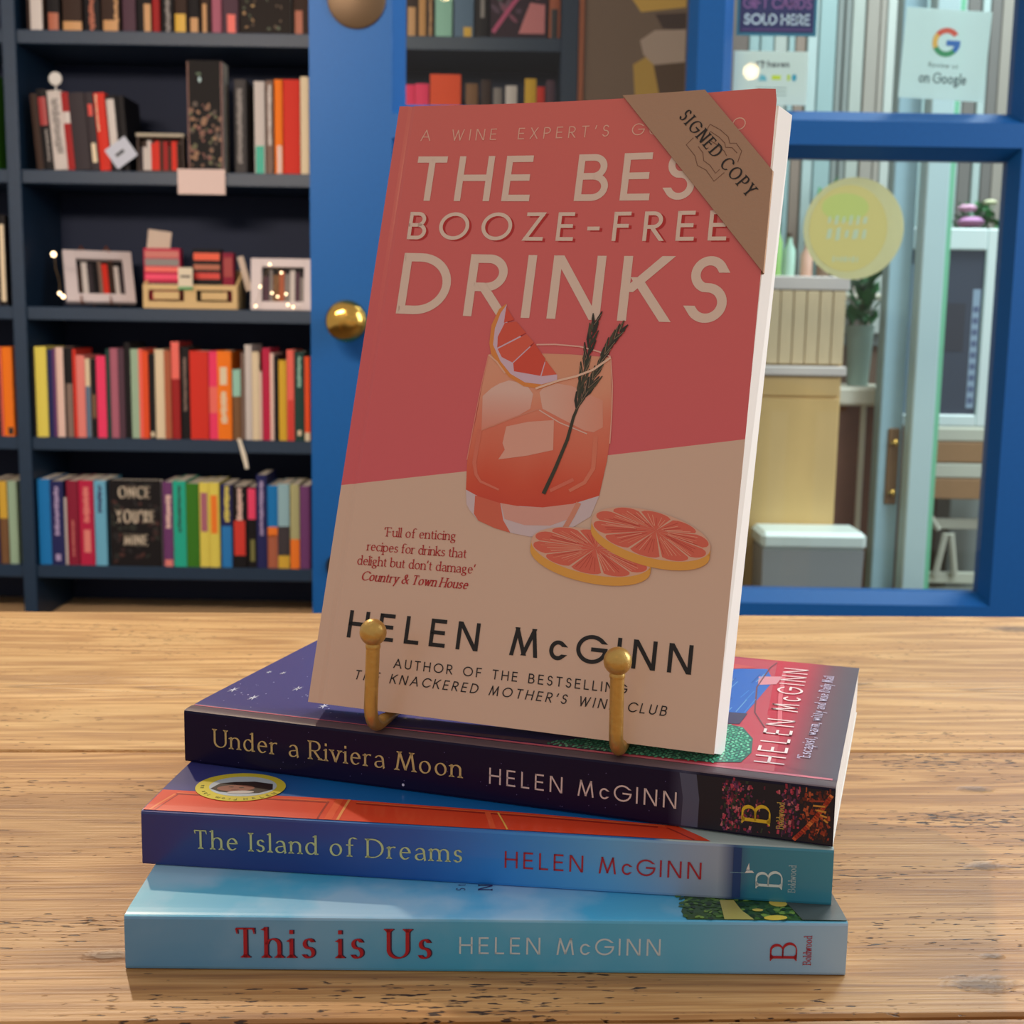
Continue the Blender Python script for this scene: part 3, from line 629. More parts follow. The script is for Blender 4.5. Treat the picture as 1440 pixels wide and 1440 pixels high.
# ------------------------------------------------------------------ the stack of three paperbacks
def smooth_th(v, D, q=1.0): 
    k = [(0, 0), (2, .1), (4.6, .20), (5.6, .21 - .25 * q), (6.6, .22 - .12 * q), (10, .22), (25, .3), (80, .3), (115, .15), (D, 0)]
    for (a, za), (b, zb_) in zip(k, k[1:]):
        if v <= b: return za + (zb_ - za) * (v - a) / (b - a)
    return 0
def lying_book(label, x, y, zb, rz, L_, D, th, spine_col, top_col, m, cr=0.0):
    t = thing('paperback_book', label, 'book', (x, y, zb), (0, 0, rz), None)
    prof = [(D, 0, 'b'), (.8, 0, 'b'), (.2, .25, 's'), (0, .9, 's'), (-.05, th * .5, 's'), (0, th - .9, 's'), (.2, th - .25, 's'), (.8, th - .02, 't')]
    for v in (2, 4.6, 5.1, 5.6, 6.1, 6.6, 8, 10, 14, 20, 32, 50, 80, 110, D): prof.append((v, th + smooth_th(v, D, cr), 't'))
    nu = 44; mb = MB(); P = len(prof)
    for i in range(nu):
        u0, u1 = L_ * i / nu, L_ * (i + 1) / nu
        for j in range(P - 1):
            (v0, z0, k0), (v1, z1, k1) = prof[j], prof[j + 1]
            if k1 == 'b': c = (230, 225, 218)
            elif k1 == 's' or (k0 == 's' and False): c = [spine_col(u0, z0), spine_col(u1, z0), spine_col(u1, z1), spine_col(u0, z1)]
            else: c = [top_col(u0, v0), top_col(u1, v0), top_col(u1, v1), top_col(u0, v1)]
            mb.add([(u0, v0, z0), (u1, v0, z0), (u1, v1, z1), (u0, v1, z1)], [(0, 1, 2, 3)], c)
    # inner face and rims give the card its thickness
    ins = [(D, .35), (.8, .35), (.45, .9), (.45, th - .9), (.8, th - .4)] + [(v, th + smooth_th(v, D, cr) - .35) for v in (4.6, 5.6, 6.6, 20, 80, D)]
    for i in range(8):
        u0, u1 = L_ * i / 8, L_ * (i + 1) / 8
        for (v0, z0), (v1, z1) in zip(ins, ins[1:]): mb.add([(u0, v0, z0), (u0, v1, z1), (u1, v1, z1), (u1, v0, z0)], [(0, 1, 2, 3)], (238, 234, 226))
    def edge_strip(a, b):
        mb.add([a[0], a[1], b[1], b[0]], [(0, 1, 2, 3)], (236, 232, 226))
    for u in (0, L_):
        edge_strip(((u, D, 0), (u, .4, 0)), ((u, D, .35), (u, .4, .35)))
        edge_strip(((u, 0, .3), (u, 0, th - .3)), ((u, .45, .5), (u, .45, th - .5)))
        for v0, v1 in ((.4, 4.6), (4.6, 5.6), (5.6, 6.6), (6.6, 20), (20, 80), (80, 115), (115, D)):
            edge_strip(((u, v0, th + smooth_th(v0, D, cr)), (u, v1, th + smooth_th(v1, D, cr))), ((u, v0, th + smooth_th(v0, D, cr) - .35), (u, v1, th + smooth_th(v1, D, cr) - .35)))
    for z in (0, th - .35): mb.add([(0, D, z), (L_, D, z), (L_, D, z + .35), (0, D, z + .35)], [(0, 1, 2, 3)], (236, 232, 226))
    mb.build('cover', m, t)
    MB().box(.3, L_ - .3, .6, D - .3, .4, th - .42).build('page_block', PAGES, t)
    S_ = Art(lambda u, w_, o: (u, -.06 - o, w_)); T_ = Art(lambda u, v, o: (u, v, th + smooth_th(v, D, cr) + o), .45)
    return t, S_, T_
def lerp3(a, b, t): t = max(0, min(1, t)); return tuple(a[i] + (b[i] - a[i]) * t for i in range(3))
def ramp(stops):
    def f(x):
        for (a, ca), (b, cb) in zip(stops, stops[1:]):
            if x <= b: return lerp3(ca, cb, (x - a) / (b - a))
        return stops[-1][1]
    return f
B0 = (-101.3, 324.0, 0.05, .0135, 193.1, 129, 15.2)
B1 = (-105.4, 355.7, 15.55, -.1015, 195.8, 129, 16.3)
B2 = (-103.0, 396.6, 32.2, -.3046, 201.3, 130, 17.1)
# --- bottom: sky blue
r0 = ramp([(0, (98, 160, 206)), (40, (96, 166, 214)), (95, (62, 178, 226)), (150, (96, 188, 232)), (170, (138, 192, 234)), (193, (164, 204, 240))])
rt0 = ramp([(0, (120, 212, 240)), (20, (100, 200, 240)), (100, (60, 180, 236)), (150, (90, 190, 236)), (193, (110, 190, 220))])
t, A, T = lying_book('sky blue paperback at the bottom of the stack, red lettering on its spine', *B0[:4], *B0[4:], lambda u, z: r0(u), lambda u, v: rt0(u), SKY_PRINT)
RED = (176, 26, 44); DARKRED = (90, 20, 40)
A.text('This is Us', (29.7, 3.7), (82.0, 3.9), 8.4, (60, 30, 70), .10, .12, True, .04, hs=1.0, space=.2)
A.text('This is Us', (29.3, 3.7), (81.6, 3.9), 8.4, RED, .16, .12, True, .04, hs=1.0, space=.2)
A.build('title_lettering', t)
A.m = MB(); A.text('HELEN McGINN', (89.1, 5.4), (143, 5.35), 4.8, (206, 226, 236), .14, .1); A.build('author_lettering', t)
A.m = MB(); A.text('B', (179.7, 4.9), (179.7, 9.2), 7.2, RED, .14, .11, True, .04); A.text('Boldwood', (183.6, 3.2), (183.6, 11.4), 2.2, RED, .14, .1, True, .04); A.build('publisher_lettering', t)
# garden at the right of the cover
T.fill([(150, 0.8), (149, 5), (151, 12), (152, 30), (193, 30), (193, .8)], (46, 84, 34), .1)

random.seed(3)
for k in range(340):
    u, v = random.uniform(149.5, 182), random.uniform(1, 22); g = random.choice([(34, 74, 28), (84, 130, 44), (60, 104, 30), (120, 160, 60), (22, 54, 26)])
    T.ellipse(u, v, random.uniform(.5, 1.3), random.uniform(.4, 1.0), g, .17 + .0002 * k, random.random(), 7)
T.fill([(160.0, .8), (160.6, 12), (164.5, 12), (165.5, 6), (168, .8)], (190, 184, 100), .255)
T.ellipse(174, 1.9, 3.2, 1.3, (228, 204, 70), .26, .1); T.ellipse(176.5, 10.5, 2.5, 2.2, (228, 204, 80), .26); T.ellipse(170, 6.2, 1.5, .8, (222, 206, 90), .26)
T.fill([(181, .8), (178, 14), (180, 30), (193, 30), (193, .8)], (74, 80, 78), .30)
T.build('garden_print', t, PRINT_GLOSS)
T.m = MB(); T.text('Ste', (90.2, 16.5), (90.2, 23.5), 2.6, (60, 40, 110), .14, .12, True, .04); T.text('N', (97.8, 17.0), (97.8, 20.0), 4.0, (60, 40, 110), .14, .12, True, .04); T.build('cover_lettering', t)
# --- middle: deep blue with an orange window frame
r1 = ramp([(0, (24, 44, 122)), (45, (22, 52, 136)), (80, (18, 88, 176)), (105, (34, 136, 222)), (135, (96, 176, 232)), (157, (150, 172, 204)), (168, (158, 176, 200)), (168.8, (158, 176, 200)), (169, (24, 70, 130)), (171, (24, 70, 130)), (171.3, (34, 128, 160)), (196, (50, 146, 176))])
def top1(u, v): return lerp3((64, 66, 140), (16, 110, 190), (u - 8) / 40) if u < 150 else (186, 206, 206)
t, A, T = lying_book('deep blue paperback with an orange window frame, second in the stack', *B1[:4], *B1[4:], lambda u, z: r1(u), top1, PRINT_GLOSS)
A.text('The Island of Dreams', (15.6, 5.9), (93.5, 6.4), 5.6, (206, 214, 150), .14, .12, True, .045, hs=1.1, space=.20); A.build('title_lettering', t)
A.m = MB(); A.text('HELEN McGINN', (105.5, 5.6), (160.2, 5.55), 4.9, (176, 34, 50), .14, .105); A.build('author_lettering', t)
A.m = MB(); A.text('B', (182.3, 4.6), (182.3, 8.9), 7.2, (214, 232, 236), .14, .11, True, .04); A.text('Boldwood', (185.9, 3.4), (185.9, 11.2), 2.0, (180, 206, 214), .14, .1, True, .04); A.build('publisher_lettering', t)
A.m = MB(); A.fill([(168.8, .9), (168.8, 15.4), (171.0, 15.4), (171.0, .9)], (20, 62, 124), .1); A.fill([(172, 8.2), (174.6, 8.4), (174, 9.0), (172.5, 9.0)], (228, 232, 236), .12); A.fill([(173.3, 9.2), (173.1, 11.2), (172.4, 9.2)], (228, 232, 236), .12)
A.line([(168, 8.2), (172, 8.2)], .12, (140, 190, 210), .11); A.build('boat_print', t)
OR = (240, 74, 34); ORD = (176, 44, 24); ORL = (255, 140, 74)
T.fill([(.3, .8), (.3, 16.3), (52, 16.4), (110, 13.5), (153.5, 10), (162.5, .8)], OR, .1)
T.line([(5.5, 13.4), (52, 13.2)], .9, ORD, .14); T.line([(5.5, 14.3), (52, 14.1)], .35, ORL, .15); T.line([(5.2, 13.4), (2.2, .9)], .7, ORL, .14); T.line([(6.2, 12.9), (3.8, .9)], .4, ORD, .14)
T.line([(60, 13.5), (110, 11.0), (148, 8.3)], .9, ORD, .14); T.line([(60, 14.3), (110, 11.9), (150, 9.2)], .3, ORL, .15)
T.line([(54.6, 16.2), (54.6, .9)], 2.2, (250, 98, 50), .16); T.line([(57.4, 16.2), (57.4, .9)], .8, (255, 170, 96), .17); T.line([(51.6, 14), (51.6, .9)], .6, ORD, .15)
T.line([(102, 12.5), (106, .9)], .5, (255, 196, 90), .17); T.line([(99, 12.2), (102, .9)], 1.6, (250, 98, 50), .16)
T.line([(150.5, 8.2), (158, .9)], .6, ORD, .15)
T.build('window_frame_print', t, PRINT_GLOSS)
T.m = MB(); cx, cy = 22.7, 21.3
T.ellipse(cx, cy, 13.6, 11.6, (232, 214, 60), .30, 0, 48); T.ellipse(cx + .6, cy + .4, 10.2, 8.2, (200, 214, 226), .34, 0, 40)
T.fill([(cx - 8.4, cy - 3), (cx - 7, cy + 1.6), (cx - 3, cy + 3.4), (cx + 3, cy + 4.6), (cx + 9, cy + 3.4), (cx + 10.2, cy - 1), (cx + 7, cy - 4.4), (cx + 1, cy - 5.6), (cx - 5, cy - 5)], (44, 26, 24), .38)
T.ellipse(cx - 1, cy - 1.6, 5.6, 2.6, (150, 92, 74), .42, .15); T.ellipse(cx + 1.4, cy - 4.6, 4, 1.2, (214, 206, 202), .44, .2)
T.ellipse(cx - 2.6, cy - .9, .8, .35, (60, 34, 30), .46); T.ellipse(cx + .6, cy - 1.0, .8, .35, (60, 34, 30), .46); T.ellipse(cx - .8, cy - 3.0, 1.3, .35, (120, 56, 52), .46)
def ringtext(txt, a0, a1, outward):
    n = len(txt)
    for i, ch in enumerate(txt):
        if ch == ' ': continue
        a = math.radians(a0 + (a1 - a0) * i / (n - 1)); R_ = 11.4 if outward else 13.0
        px, py = cx + .3 + R_ * math.cos(a), cy + .1 + R_ * .84 * math.sin(a); s = 1 if outward else -1
        tx, ty = math.sin(a) * s, -math.cos(a) * s; wd = .7 * (G[ch][0] + .12) * 1.1
        T.text(ch, (px - tx * wd, py - ty * wd), (px + tx * wd, py + ty * wd), 1.5, (92, 104, 20), .36, .13)
ringtext('From the au', 276, 186, True); ringtext('HELEN', 290, 336, False)
T.build('round_sticker', t, PRINT_GLOSS)
# --- top: starry night cover with red chairs
def sp2(u, z): return lerp3((18, 12, 54), (22, 14, 50), u / 160) if u < 158 else ((66, 66, 92) if u < 163.5 else (22, 14, 44))
def top2(u, v):
    c = ramp([(0, (74, 70, 124)), (110, (76, 70, 126)), (140, (120, 70, 110)), (172, (206, 52, 74)), (184, (190, 58, 78)), (193, (112, 82, 92)), (202, (92, 86, 100))])(u)
    return lerp3((104, 86, 92), c, (v - 4.8) / 2)
t, A, T = lying_book('dark starry paperback on top of the stack, red chairs on its cover', *B2[:4], *B2[4:], sp2, top2, NAVY_PRINT, 1.0)
GOLDT = (214, 190, 128)
A.text('Under a Riviera Moon', (10.6, 6.2), (93.6, 6.4), 5.9, GOLDT, .14, .12, True, .045, hs=1.1, space=.20); A.build('title_lettering', t)
A.m = MB(); A.text('HELEN McGINN', (102.3, 5.8), (158, 5.4), 4.9, (222, 206, 206), .14, .1); A.build('author_lettering', t)
A.m = MB(); random.seed(11)
A.fill([(159.5, .8), (159.8, 9), (158.6, 16.2), (163.4, 16.2), (164.4, 9), (164.2, .8)], (82, 88, 116), .08)
A.fill([(164.2, .8), (164.4, 9), (163.4, 16.2), (201, 16.2), (201, .8)], (14, 12, 34), .09)
for k in range(620):
    u = random.choice([random.gauss(174, 1.9), random.gauss(176, 3), random.gauss(189.2, 1.5), random.uniform(193, 200)]); w_ = random.uniform(1.1, 15.4)
    if not 170.5 < u < 200.3: continue
    c = random.choice([(150, 34, 62), (190, 60, 90), (96, 22, 52), (120, 50, 100), (200, 110, 120), (70, 28, 70), (46, 60, 44), (26, 18, 50), (20, 14, 40)])
    if u > 192: c = random.choice([(150, 50, 30), (100, 30, 24), (190, 90, 50), (60, 22, 26)])
    A.line([(u, w_), (min(200.5, u + random.uniform(-.4, .5)), w_ + random.uniform(.3, 1.5))], random.uniform(.25, .8), c, .10 + k * .0001)
for k in range(22):
    x0 = 191.5 + k * .42 - .05 * (k - 11) ** 2 * .12; y0 = .9 + k * .62
    A.line([(x0, y0), (x0 + .7, y0 + 1.0)], 1.1, random.choice([(206, 84, 44), (176, 52, 40), (232, 130, 70)]), .18)
for k in range(6): A.line([(194.5 + k, 12.6 - 1.2 * k), (198.5 + k * .3, 13.0 - 1.5 * k)], .5, random.choice([(214, 150, 60), (160, 60, 40)]), .2)
for k in range(40): A.ellipse(random.uniform(2, 158), random.uniform(1, 16), .12, .12, (120, 110, 170), .1, 0, 6)
A.ellipse(75, 1.9, .45, .45, (220, 216, 240), .12, 0, 8); A.build('harbour_lights_print', t)
A.m = MB(); A.text('B', (184.2, 4.6), (184.2, 9.6), 7.8, (226, 190, 44), .26, .13, True, .045); A.text('Boldwood', (187.9, 3.6), (187.9, 11.2), 2.0, (214, 184, 90), .26, .1, True, .04); A.build('publisher_lettering', t)
# cover picture
T.fill([(138, 128), (158, 128), (172, 128), (176, 60), (182, 40), (184, 7), (178, 6.8), (140, 6.8), (120, 50)], (206, 46, 70), .08)
T.line([(172, 126), (170.5, 118), (169, 90), (172, 60), (178, 42)], .5, (120, 30, 50), .16)
T.line([(176, 112), (178, 80), (181, 50)], 1.4, (236, 96, 112), .14); T.fill([(168, 104), (176, 107), (175, 96), (169, 93)], (236, 150, 160), .15)
T.fill([(140, 118), (155, 110.5), (169.6, 115.6), (173.5, 100), (170.6, 70), (168, 46), (160, 44), (140, 50)], (16, 98, 206), .12)
T.fill([(148, 118), (157, 101), (150, 96), (141, 104)], (230, 214, 222), .16); T.fill([(146, 122), (166, 116), (158, 111)], (222, 70, 60), .17)
for k in range(24):
    u = random.uniform(150, 169); v = random.uniform(50, 100); T.line([(u, v), (u + 1.5, v + random.uniform(8, 18))], .35, random.choice([(60, 140, 226), (12, 70, 170), (120, 176, 230)]), .18)
T.fill([(150, 56), (170, 58), (169, 46), (150, 42)], (60, 30, 84), .18)
GR = [(118, 7), (142, 6.9), (166, 8), (174.2, 10.7), (176, 20), (174.8, 33), (170.5, 43), (163, 45.5), (150, 44), (136, 22), (118, 10)]
T.fill(GR, (30, 104, 88), .20)
random.seed(5)
def inside(p, poly):
    c = False; n = len(poly)
    for i in range(n):
        (xa, ya), (xb, yb) = poly[i], poly[(i + 1) % n]
        if (ya > p[1]) != (yb > p[1]) and p[0] < (xb - xa) * (p[1] - ya) / (yb - ya) + xa: c = not c
    return c
for i in range(62):
    for j in range(16):
        u = 118 + i * .95 + random.uniform(-.2, .2); v = 7.6 + j * 2.5 + (i % 2) * 1.2 + random.uniform(-.4, .4)
        if inside((u, v), GR) and inside((u + .5, v), GR): T.ellipse(u, v, .42, 1.0, random.choice([(96, 206, 160), (130, 224, 180), (64, 170, 130)]), .24, random.uniform(-.4, .4), 6)
T.fill([(60, 6.8), (90, 9), (112, 10), (140, 9.4), (140, 7.4), (110, 7.0)], (96, 70, 90), .22)
T.build('seats_print', t, PRINT_GLOSS)
T.m = MB()
T.fill([(.4, 5.3), (60, 5.2), (178, 5.2), (200, 5.4), (200, 6.6), (178, 6.7), (120, 6.7), (60, 6.0), (.4, 6.0)], (226, 108, 128), .09)  # pink reflection of the standing cover, painted along the crease
T.build('crease_reflection', t, PRINT_GLOSS)
T.m = MB()
for k in range(150):
    u = random.uniform(1, 60); v = random.uniform(8, 125); r_ = random.uniform(.08, .28); T.ellipse(u, v, r_, r_ * 1.6, (190, 190, 230), .12, 0, 6)
for (u, v) in ((14.5, 18.4), (23.3, 32.7), (40, 18), (9.8, 48.1), (4.7, 47.5), (4, 24), (30, 60), (16, 78)):
    s_ = 1.6 if v < 40 else .9
    for a in (0, 60, 120): 
        ca, sa = math.cos(math.radians(a)) * s_, math.sin(math.radians(a)) * s_ * 1.9
        T.line([(u - ca, v - sa), (u, v), (u + ca, v + sa)], lambda q: .08 + .55 * (1 - abs(2 * q - 1)), (240, 240, 255), .15)
T.build('stars_print', t, PRINT_GLOSS)
T.m = MB(); T.text('HELEN McGINN', (186.2, 12.5), (184.0, 119), 8.6, (246, 226, 226), .30, .10)
T.text('‘Escapist, warm, witty and wise Daily Mail', (192.6, 19.5), (193.4, 113), 3.6, (206, 200, 230), .30, .14, True, .06, hs=.9)
T.build('cover_lettering', t)

# ------------------------------------------------------------------ the standing book
W_, H_ = 125.75, 199.5
sb = bpy.data.objects.new('paperback_book', None); COL.objects.link(sb)
sb.rotation_mode = 'YXZ'; sb.location = (-.0623, .3881, .0552); sb.rotation_euler = (-.3352, .0231, -.2768)
tag(sb, 'pink and cream drinks book standing upright, tumbler and grapefruit drawn on its cover', 'book')
def cd(u, v):
    U = u / W_; V = max(0, v / H_)
    return -(9.41 * U * U * V * V + 4 * .379 * U * V * V * (1 - U) + .847 * U ** 4 * V ** 6)
def cm(u, v, o): return (u, cd(u, v) - o, v)
PINK = (222, 92, 92); CRM = (228, 194, 170); LET = (240, 214, 196)
def split(u): return 69.04 + (u - .5) * .1815
def pinkc(u, v): return lerp3((228, 92, 100), (228, 106, 94), (v - 70) / 130)
fc = MB(); nu, nl, nh = 26, 14, 26
def P_(u, v, o):
    # small raised hinge near the spine, rounded corner on the fore-edge
    hx = .35 * math.exp(-((u - 4.4) / .7) ** 2)
    return cm(u, v, o - hx if o < .2 else o)
grid = [0, .5, 1.2, 3.2, 4.0, 4.4, 4.8, 5.6, 8] + [8 + (W_ - 8) * (i + 1) / 20 for i in range(20)]
def corner(u, v):
    if u > W_ - 2 and v > H_ - 2:
        du, dv = u - (W_ - 2), v - (H_ - 2); l = math.hypot(du, dv)
        if l > 2: return W_ - 2 + du / l * 2, H_ - 2 + dv / l * 2
    return u, v
for a, b in zip(grid, grid[1:]):
    for part in (0, 1):
        n = nl if part == 0 else nh
        def vv(u, k): return split(u) * k / n if part == 0 else split(u) + (H_ - split(u)) * k / n
        for k in range(n):
            q = [(a, vv(a, k)), (b, vv(b, k)), (b, vv(b, k + 1)), (a, vv(a, k + 1))]; q = [corner(*p) for p in q]
            fc.add([P_(u, v, 0) for u, v in q], [(0, 1, 2, 3)], CRM if part == 0 else [pinkc(*p) for p in q])
            fc.add([P_(u, v, -.38) for u, v in q], [(3, 2, 1, 0)], (240, 226, 214))
WC = (250, 226, 214)
for k in range(40):
    v0, v1 = H_ * k / 40, H_ * (k + 1) / 40; (ua, va), (ub, vb) = corner(W_, v0), corner(W_, v1)
    fc.add([P_(ua, va, 0), P_(ub, vb, 0), P_(ub, vb, -.38), P_(ua, va, -.38)], [(0, 1, 2, 3)], WC)
for a, b in zip(grid, grid[1:]):
    (ua, va), (ub, vb) = corner(a, H_), corner(b, H_)
    fc.add([P_(ua, va, 0), P_(ub, vb, 0), P_(ub, vb, -.38), P_(ua, va, -.38)], [(3, 2, 1, 0)], WC)
    fc.add([P_(a, 0, 0), P_(b, 0, 0), P_(b, 0, -.38), P_(a, 0, -.38)], [(0, 1, 2, 3)], WC)
TK = 12.6
fc.build('front_cover', PRINT_GLOSS, sb, smooth=True)
MB().box(0, .35, .38, TK + .3, 0, H_, col=PINK).build('spine', PRINT_GLOSS, sb)
MB().add([(0, TK + .3, 0), (W_ - 1.5, TK + .3, 0), (W_ + 2.6, TK - 5.4, H_ - 1), (0, TK + .3, H_), (0, TK + .65, 0), (W_ - 1.5, TK + .65, 0), (W_ + 2.6, TK - 5.05, H_ - 1), (0, TK + .65, H_)], [(0, 1, 2, 3), (7, 6, 5, 4), (0, 4, 5, 1), (1, 5, 6, 2), (2, 6, 7, 3), (3, 7, 4, 0)], (236, 222, 208)).build('back_cover', PRINT_GLOSS, sb)
def pagem():
    m = mat('page_edges_white', (246, 240, 232), .9); return m
PB = MB().add([(.36, .45, .3), (W_ - .3, .45, .3), (W_ + 1.6, TK + .2, .3), (.36, TK + .2, .3), (.36, .45, H_ - .5), (W_ - .3, .45, H_ - .5), (W_ + 3.4, TK - 5.6, H_ - .3), (.36, TK + .2, H_ - .5)], [(3, 2, 1, 0), (4, 5, 6, 7), (0, 1, 5, 4), (1, 2, 6, 5), (2, 3, 7, 6), (3, 0, 4, 7)]).build('page_block', pagem(), sb)
A = Art(P_ if False else cm)
A.fill([(6, H_ - .6), (6, H_ - .2), (7, H_ - .2), (7, H_ - .6)], PINK, .05) if False else None
A.text("A WINE EXPERT'S GUIDE TO", (9.4, 186.85), (117.0, 186.85), 3.95, (244, 190, 168), .12, .085, space=.9)
A.text('THE BEST', (9.4, 165.75), (117.8, 165.3), 15.6, LET, .12, .142, space=.42, hs=1.0)
A.text('BOOZE-FREE', (10.7, 151.9), (115.4, 151.9), 9.4, (196, 40, 38), .08, .12, hs=1.0)
A.text('BOOZE-FREE', (9.7, 152.3), (114.4, 152.3), 9.5, LET, .12, .13, hs=1.0)
A.text('DRINKS', (9.8, 126.75), (116.6, 126.6), 20.8, LET, .12, .138, hs=1.0)
A.build('title_lettering', sb)
A.m = MB(); QC = (188, 44, 44)
A.text('‘Full of enticing', (16.9, 53.7), (40.6, 54.45), 2.95, QC, .14, .12, True, .05)
A.text('recipes for drinks that', (12.0, 48.8), (44.8, 49.3), 2.95, QC, .14, .12, True, .05)
A.text("delight but don't damage'", (9.4, 44.1), (48.2, 44.7), 2.95, QC, .14, .12, True, .05)
A.text('Country & Town House', (11.4, 39.3), (46.4, 39.75), 2.95, QC, .14, .15, True, .06, italic=.22)
A.build('review_lettering', sb)
A.m = MB()
A.text('HELEN McGINN', (9.6, 21.15), (116.9, 21.6), 8.5, (20, 14, 14), .14, .142, space=.36, hs=1.0)
A.text('AUTHOR OF THE BESTSELLING', (26.3, 13.45), (98.8, 13.9), 2.9, (28, 20, 20), .14, .115, space=.45)
A.text("THE KNACKERED MOTHER'S WINE CLUB", (14.0, 8.65), (111.0, 9.0), 2.9, (28, 20, 20), .14, .115, italic=.18, space=.45)
A.build('author_lettering', sb)
# --- the drawn drink
A.m = MB()
body = [(43.28, 114.2), (42.4, 104), (41.95, 93.9), (41.2, 86), (40.92, 79.1), (41.77, 70.6), (44.5, 69), (48.25, 67.8), (57.75, 66.7), (66.95, 66.9), (75.86, 68.6), (83.99, 71.8), (85.15, 82.7), (85.3, 90), (84.89, 98), (82.7, 114.6), (77.4, 110.6), (72.4, 108.4), (67.2, 106.8), (60.9, 104.3), (54.7, 105.3), (49.5, 108.4), (46.3, 112)]
bc = ramp([(66, (220, 78, 54)), (74, (228, 90, 60)), (84, (234, 118, 90)), (95, (236, 136, 108)), (104, (238, 164, 132)), (115, (240, 170, 138))])
A.fill(body, None, .16, 1.2, 7, colf=lambda u, v: bc(v + 1.6 * math.sin(u * .35)))
A.fill([(43.3, 114.2), (49, 117), (58.5, 115.3), (70, 115.4), (82.6, 114.9), (77.4, 110.6), (67.2, 106.8), (60.9, 104.3), (54.7, 105.3), (49.5, 108.4)], (234, 166, 132), .17)
A.fill([(41.77, 70.6), (42.6, 66), (43.9, 64.2), (47.1, 61.2), (52.7, 59.3), (58.5, 58.2), (64, 57.6), (70, 58.4), (76.7, 61.3), (82.1, 65.3), (84, 71.8), (75.9, 68.6), (67, 66.9), (57.8, 66.7), (48.2, 67.8)], (222, 202, 206), .17)
A.fill([(45, 69), (45.4, 63.2), (47.1, 61.2), (52.7, 59.3), (57.8, 58.3), (55, 62), (53.4, 67.2)], (226, 110, 84), .20)
A.fill([(53.6, 67.2), (55.4, 62.4), (62, 61), (70, 61.5), (75.4, 64), (77.6, 69), (67, 66.9), (60, 66.6)], (232, 172, 158), .20)
A.line([(78, 69.2), (76.4, 65), (74.6, 61)], 1.6, (226, 150, 124), .22)
ICE = (238, 188, 172)
A.fill([(43.1, 100.7), (45.6, 103.4), (47.96, 105), (51, 106.2), (54.7, 105.6), (57.3, 104.6), (59.4, 102.2), (59.1, 97.5), (56, 95.4), (52.8, 93.8), (48, 91.2), (44.2, 90)], ICE, .20, colf=lambda u, v: lerp3((236, 150, 128), (240, 200, 186), (v - 90) / 13))
A.fill([(61.4, 102.9), (63, 105.2), (65.4, 106.1), (71.4, 105.4), (77, 103), (81.7, 101.3), (82.7, 92.9), (80, 91.2), (77, 91.6), (70, 94.6), (63, 97.7)], ICE, .20, colf=lambda u, v: lerp3((238, 190, 172), (238, 160, 136), (u - 64) / 18))
A.fill([(52.1, 91.4), (59, 93.3), (67.1, 94.3), (68, 84.9), (60, 82.6), (50.9, 80.8), (52.6, 84), (51.6, 86)], (240, 178, 158), .22)
A.line([(43.7, 90), (43.3, 79.3), (44.4, 75.6), (46.1, 73.5), (52.4, 71.3)], lambda q: 1.5 * (1 - q * .6), (232, 124, 100), .23)
A.line([(80.8, 90), (81.2, 80), (79, 75.5), (74.6, 72.6)], lambda q: 1.5 * (1 - q * .3), (234, 132, 104), .23)
A.line([(68.6, 72.2), (75.5, 76.2)], 1.1, (232, 120, 96), .23)
A.line([(62, 97.2), (69, 93.6), (78, 90.6)], .35, (240, 200, 184), .24)
A.line([(44.2, 89.8), (54, 94.3), (62, 97.6)], .4, (232, 150, 124), .24)
A.line([(58.5, 118.1), (64.5, 118.4), (72.5, 118), (78.7, 116.6), (82.6, 115.1)], .45, (244, 190, 174), .24)
A.line([(82.7, 114.7), (84.2, 106), (85, 97), (85.4, 88)], .35, (244, 180, 160), .24)
A.line([(43.2, 114.2), (42.2, 104), (41.6, 94), (40.8, 80)], .3, (240, 150, 130), .24)
# grapefruit wedge on the rim
A.fill([(46.9, 131.2), (44.7, 129.3), (42.9, 124), (43.0, 118), (44.0, 114.6), (46.7, 111.4), (51, 107.2), (56.1, 104.5), (61.6, 104.0), (66.9, 106.2), (66.4, 108.6), (47, 122)], (238, 148, 70), .26)
A.fill([(47.1, 131), (45.4, 128), (44.2, 123), (44.3, 117.5), (47.4, 112.3), (51.3, 108.3), (56.3, 105.8), (61.8, 105.4), (66.6, 107.0), (66.4, 108.6), (47, 126)], (226, 196, 214), .28)
A.fill([(47.0, 130.1), (46.9, 124.8), (50.2, 126.0)], (232, 88, 66), .30); A.fill([(47.2, 124.8), (51.0, 125.4), (54.6, 121.8), (45.8, 116.6), (45.5, 120.2)], (230, 92, 70), .30)
A.fill([(46.0, 116.2), (54.9, 121.4), (57.6, 118.8), (51.4, 112), (47.7, 113.6)], (234, 100, 76), .30); A.fill([(51.7, 111.8), (57.8, 118.5), (62.0, 113.6), (61.0, 108.1), (52.3, 109.2)], (228, 82, 60), .30)
A.fill([(61.4, 108.0), (62.2, 113.2), (66.2, 108.8)], (236, 100, 74), .30)
A.line([(43.3, 114.2), (46.3, 112), (49.5, 108.4)], .5, (244, 190, 160), .32); A.line([(60, 103.9), (67.3, 106.9), (72.4, 108.4), (77.4, 110.6), (82.7, 114.8)], .7, (246, 206, 180), .46)
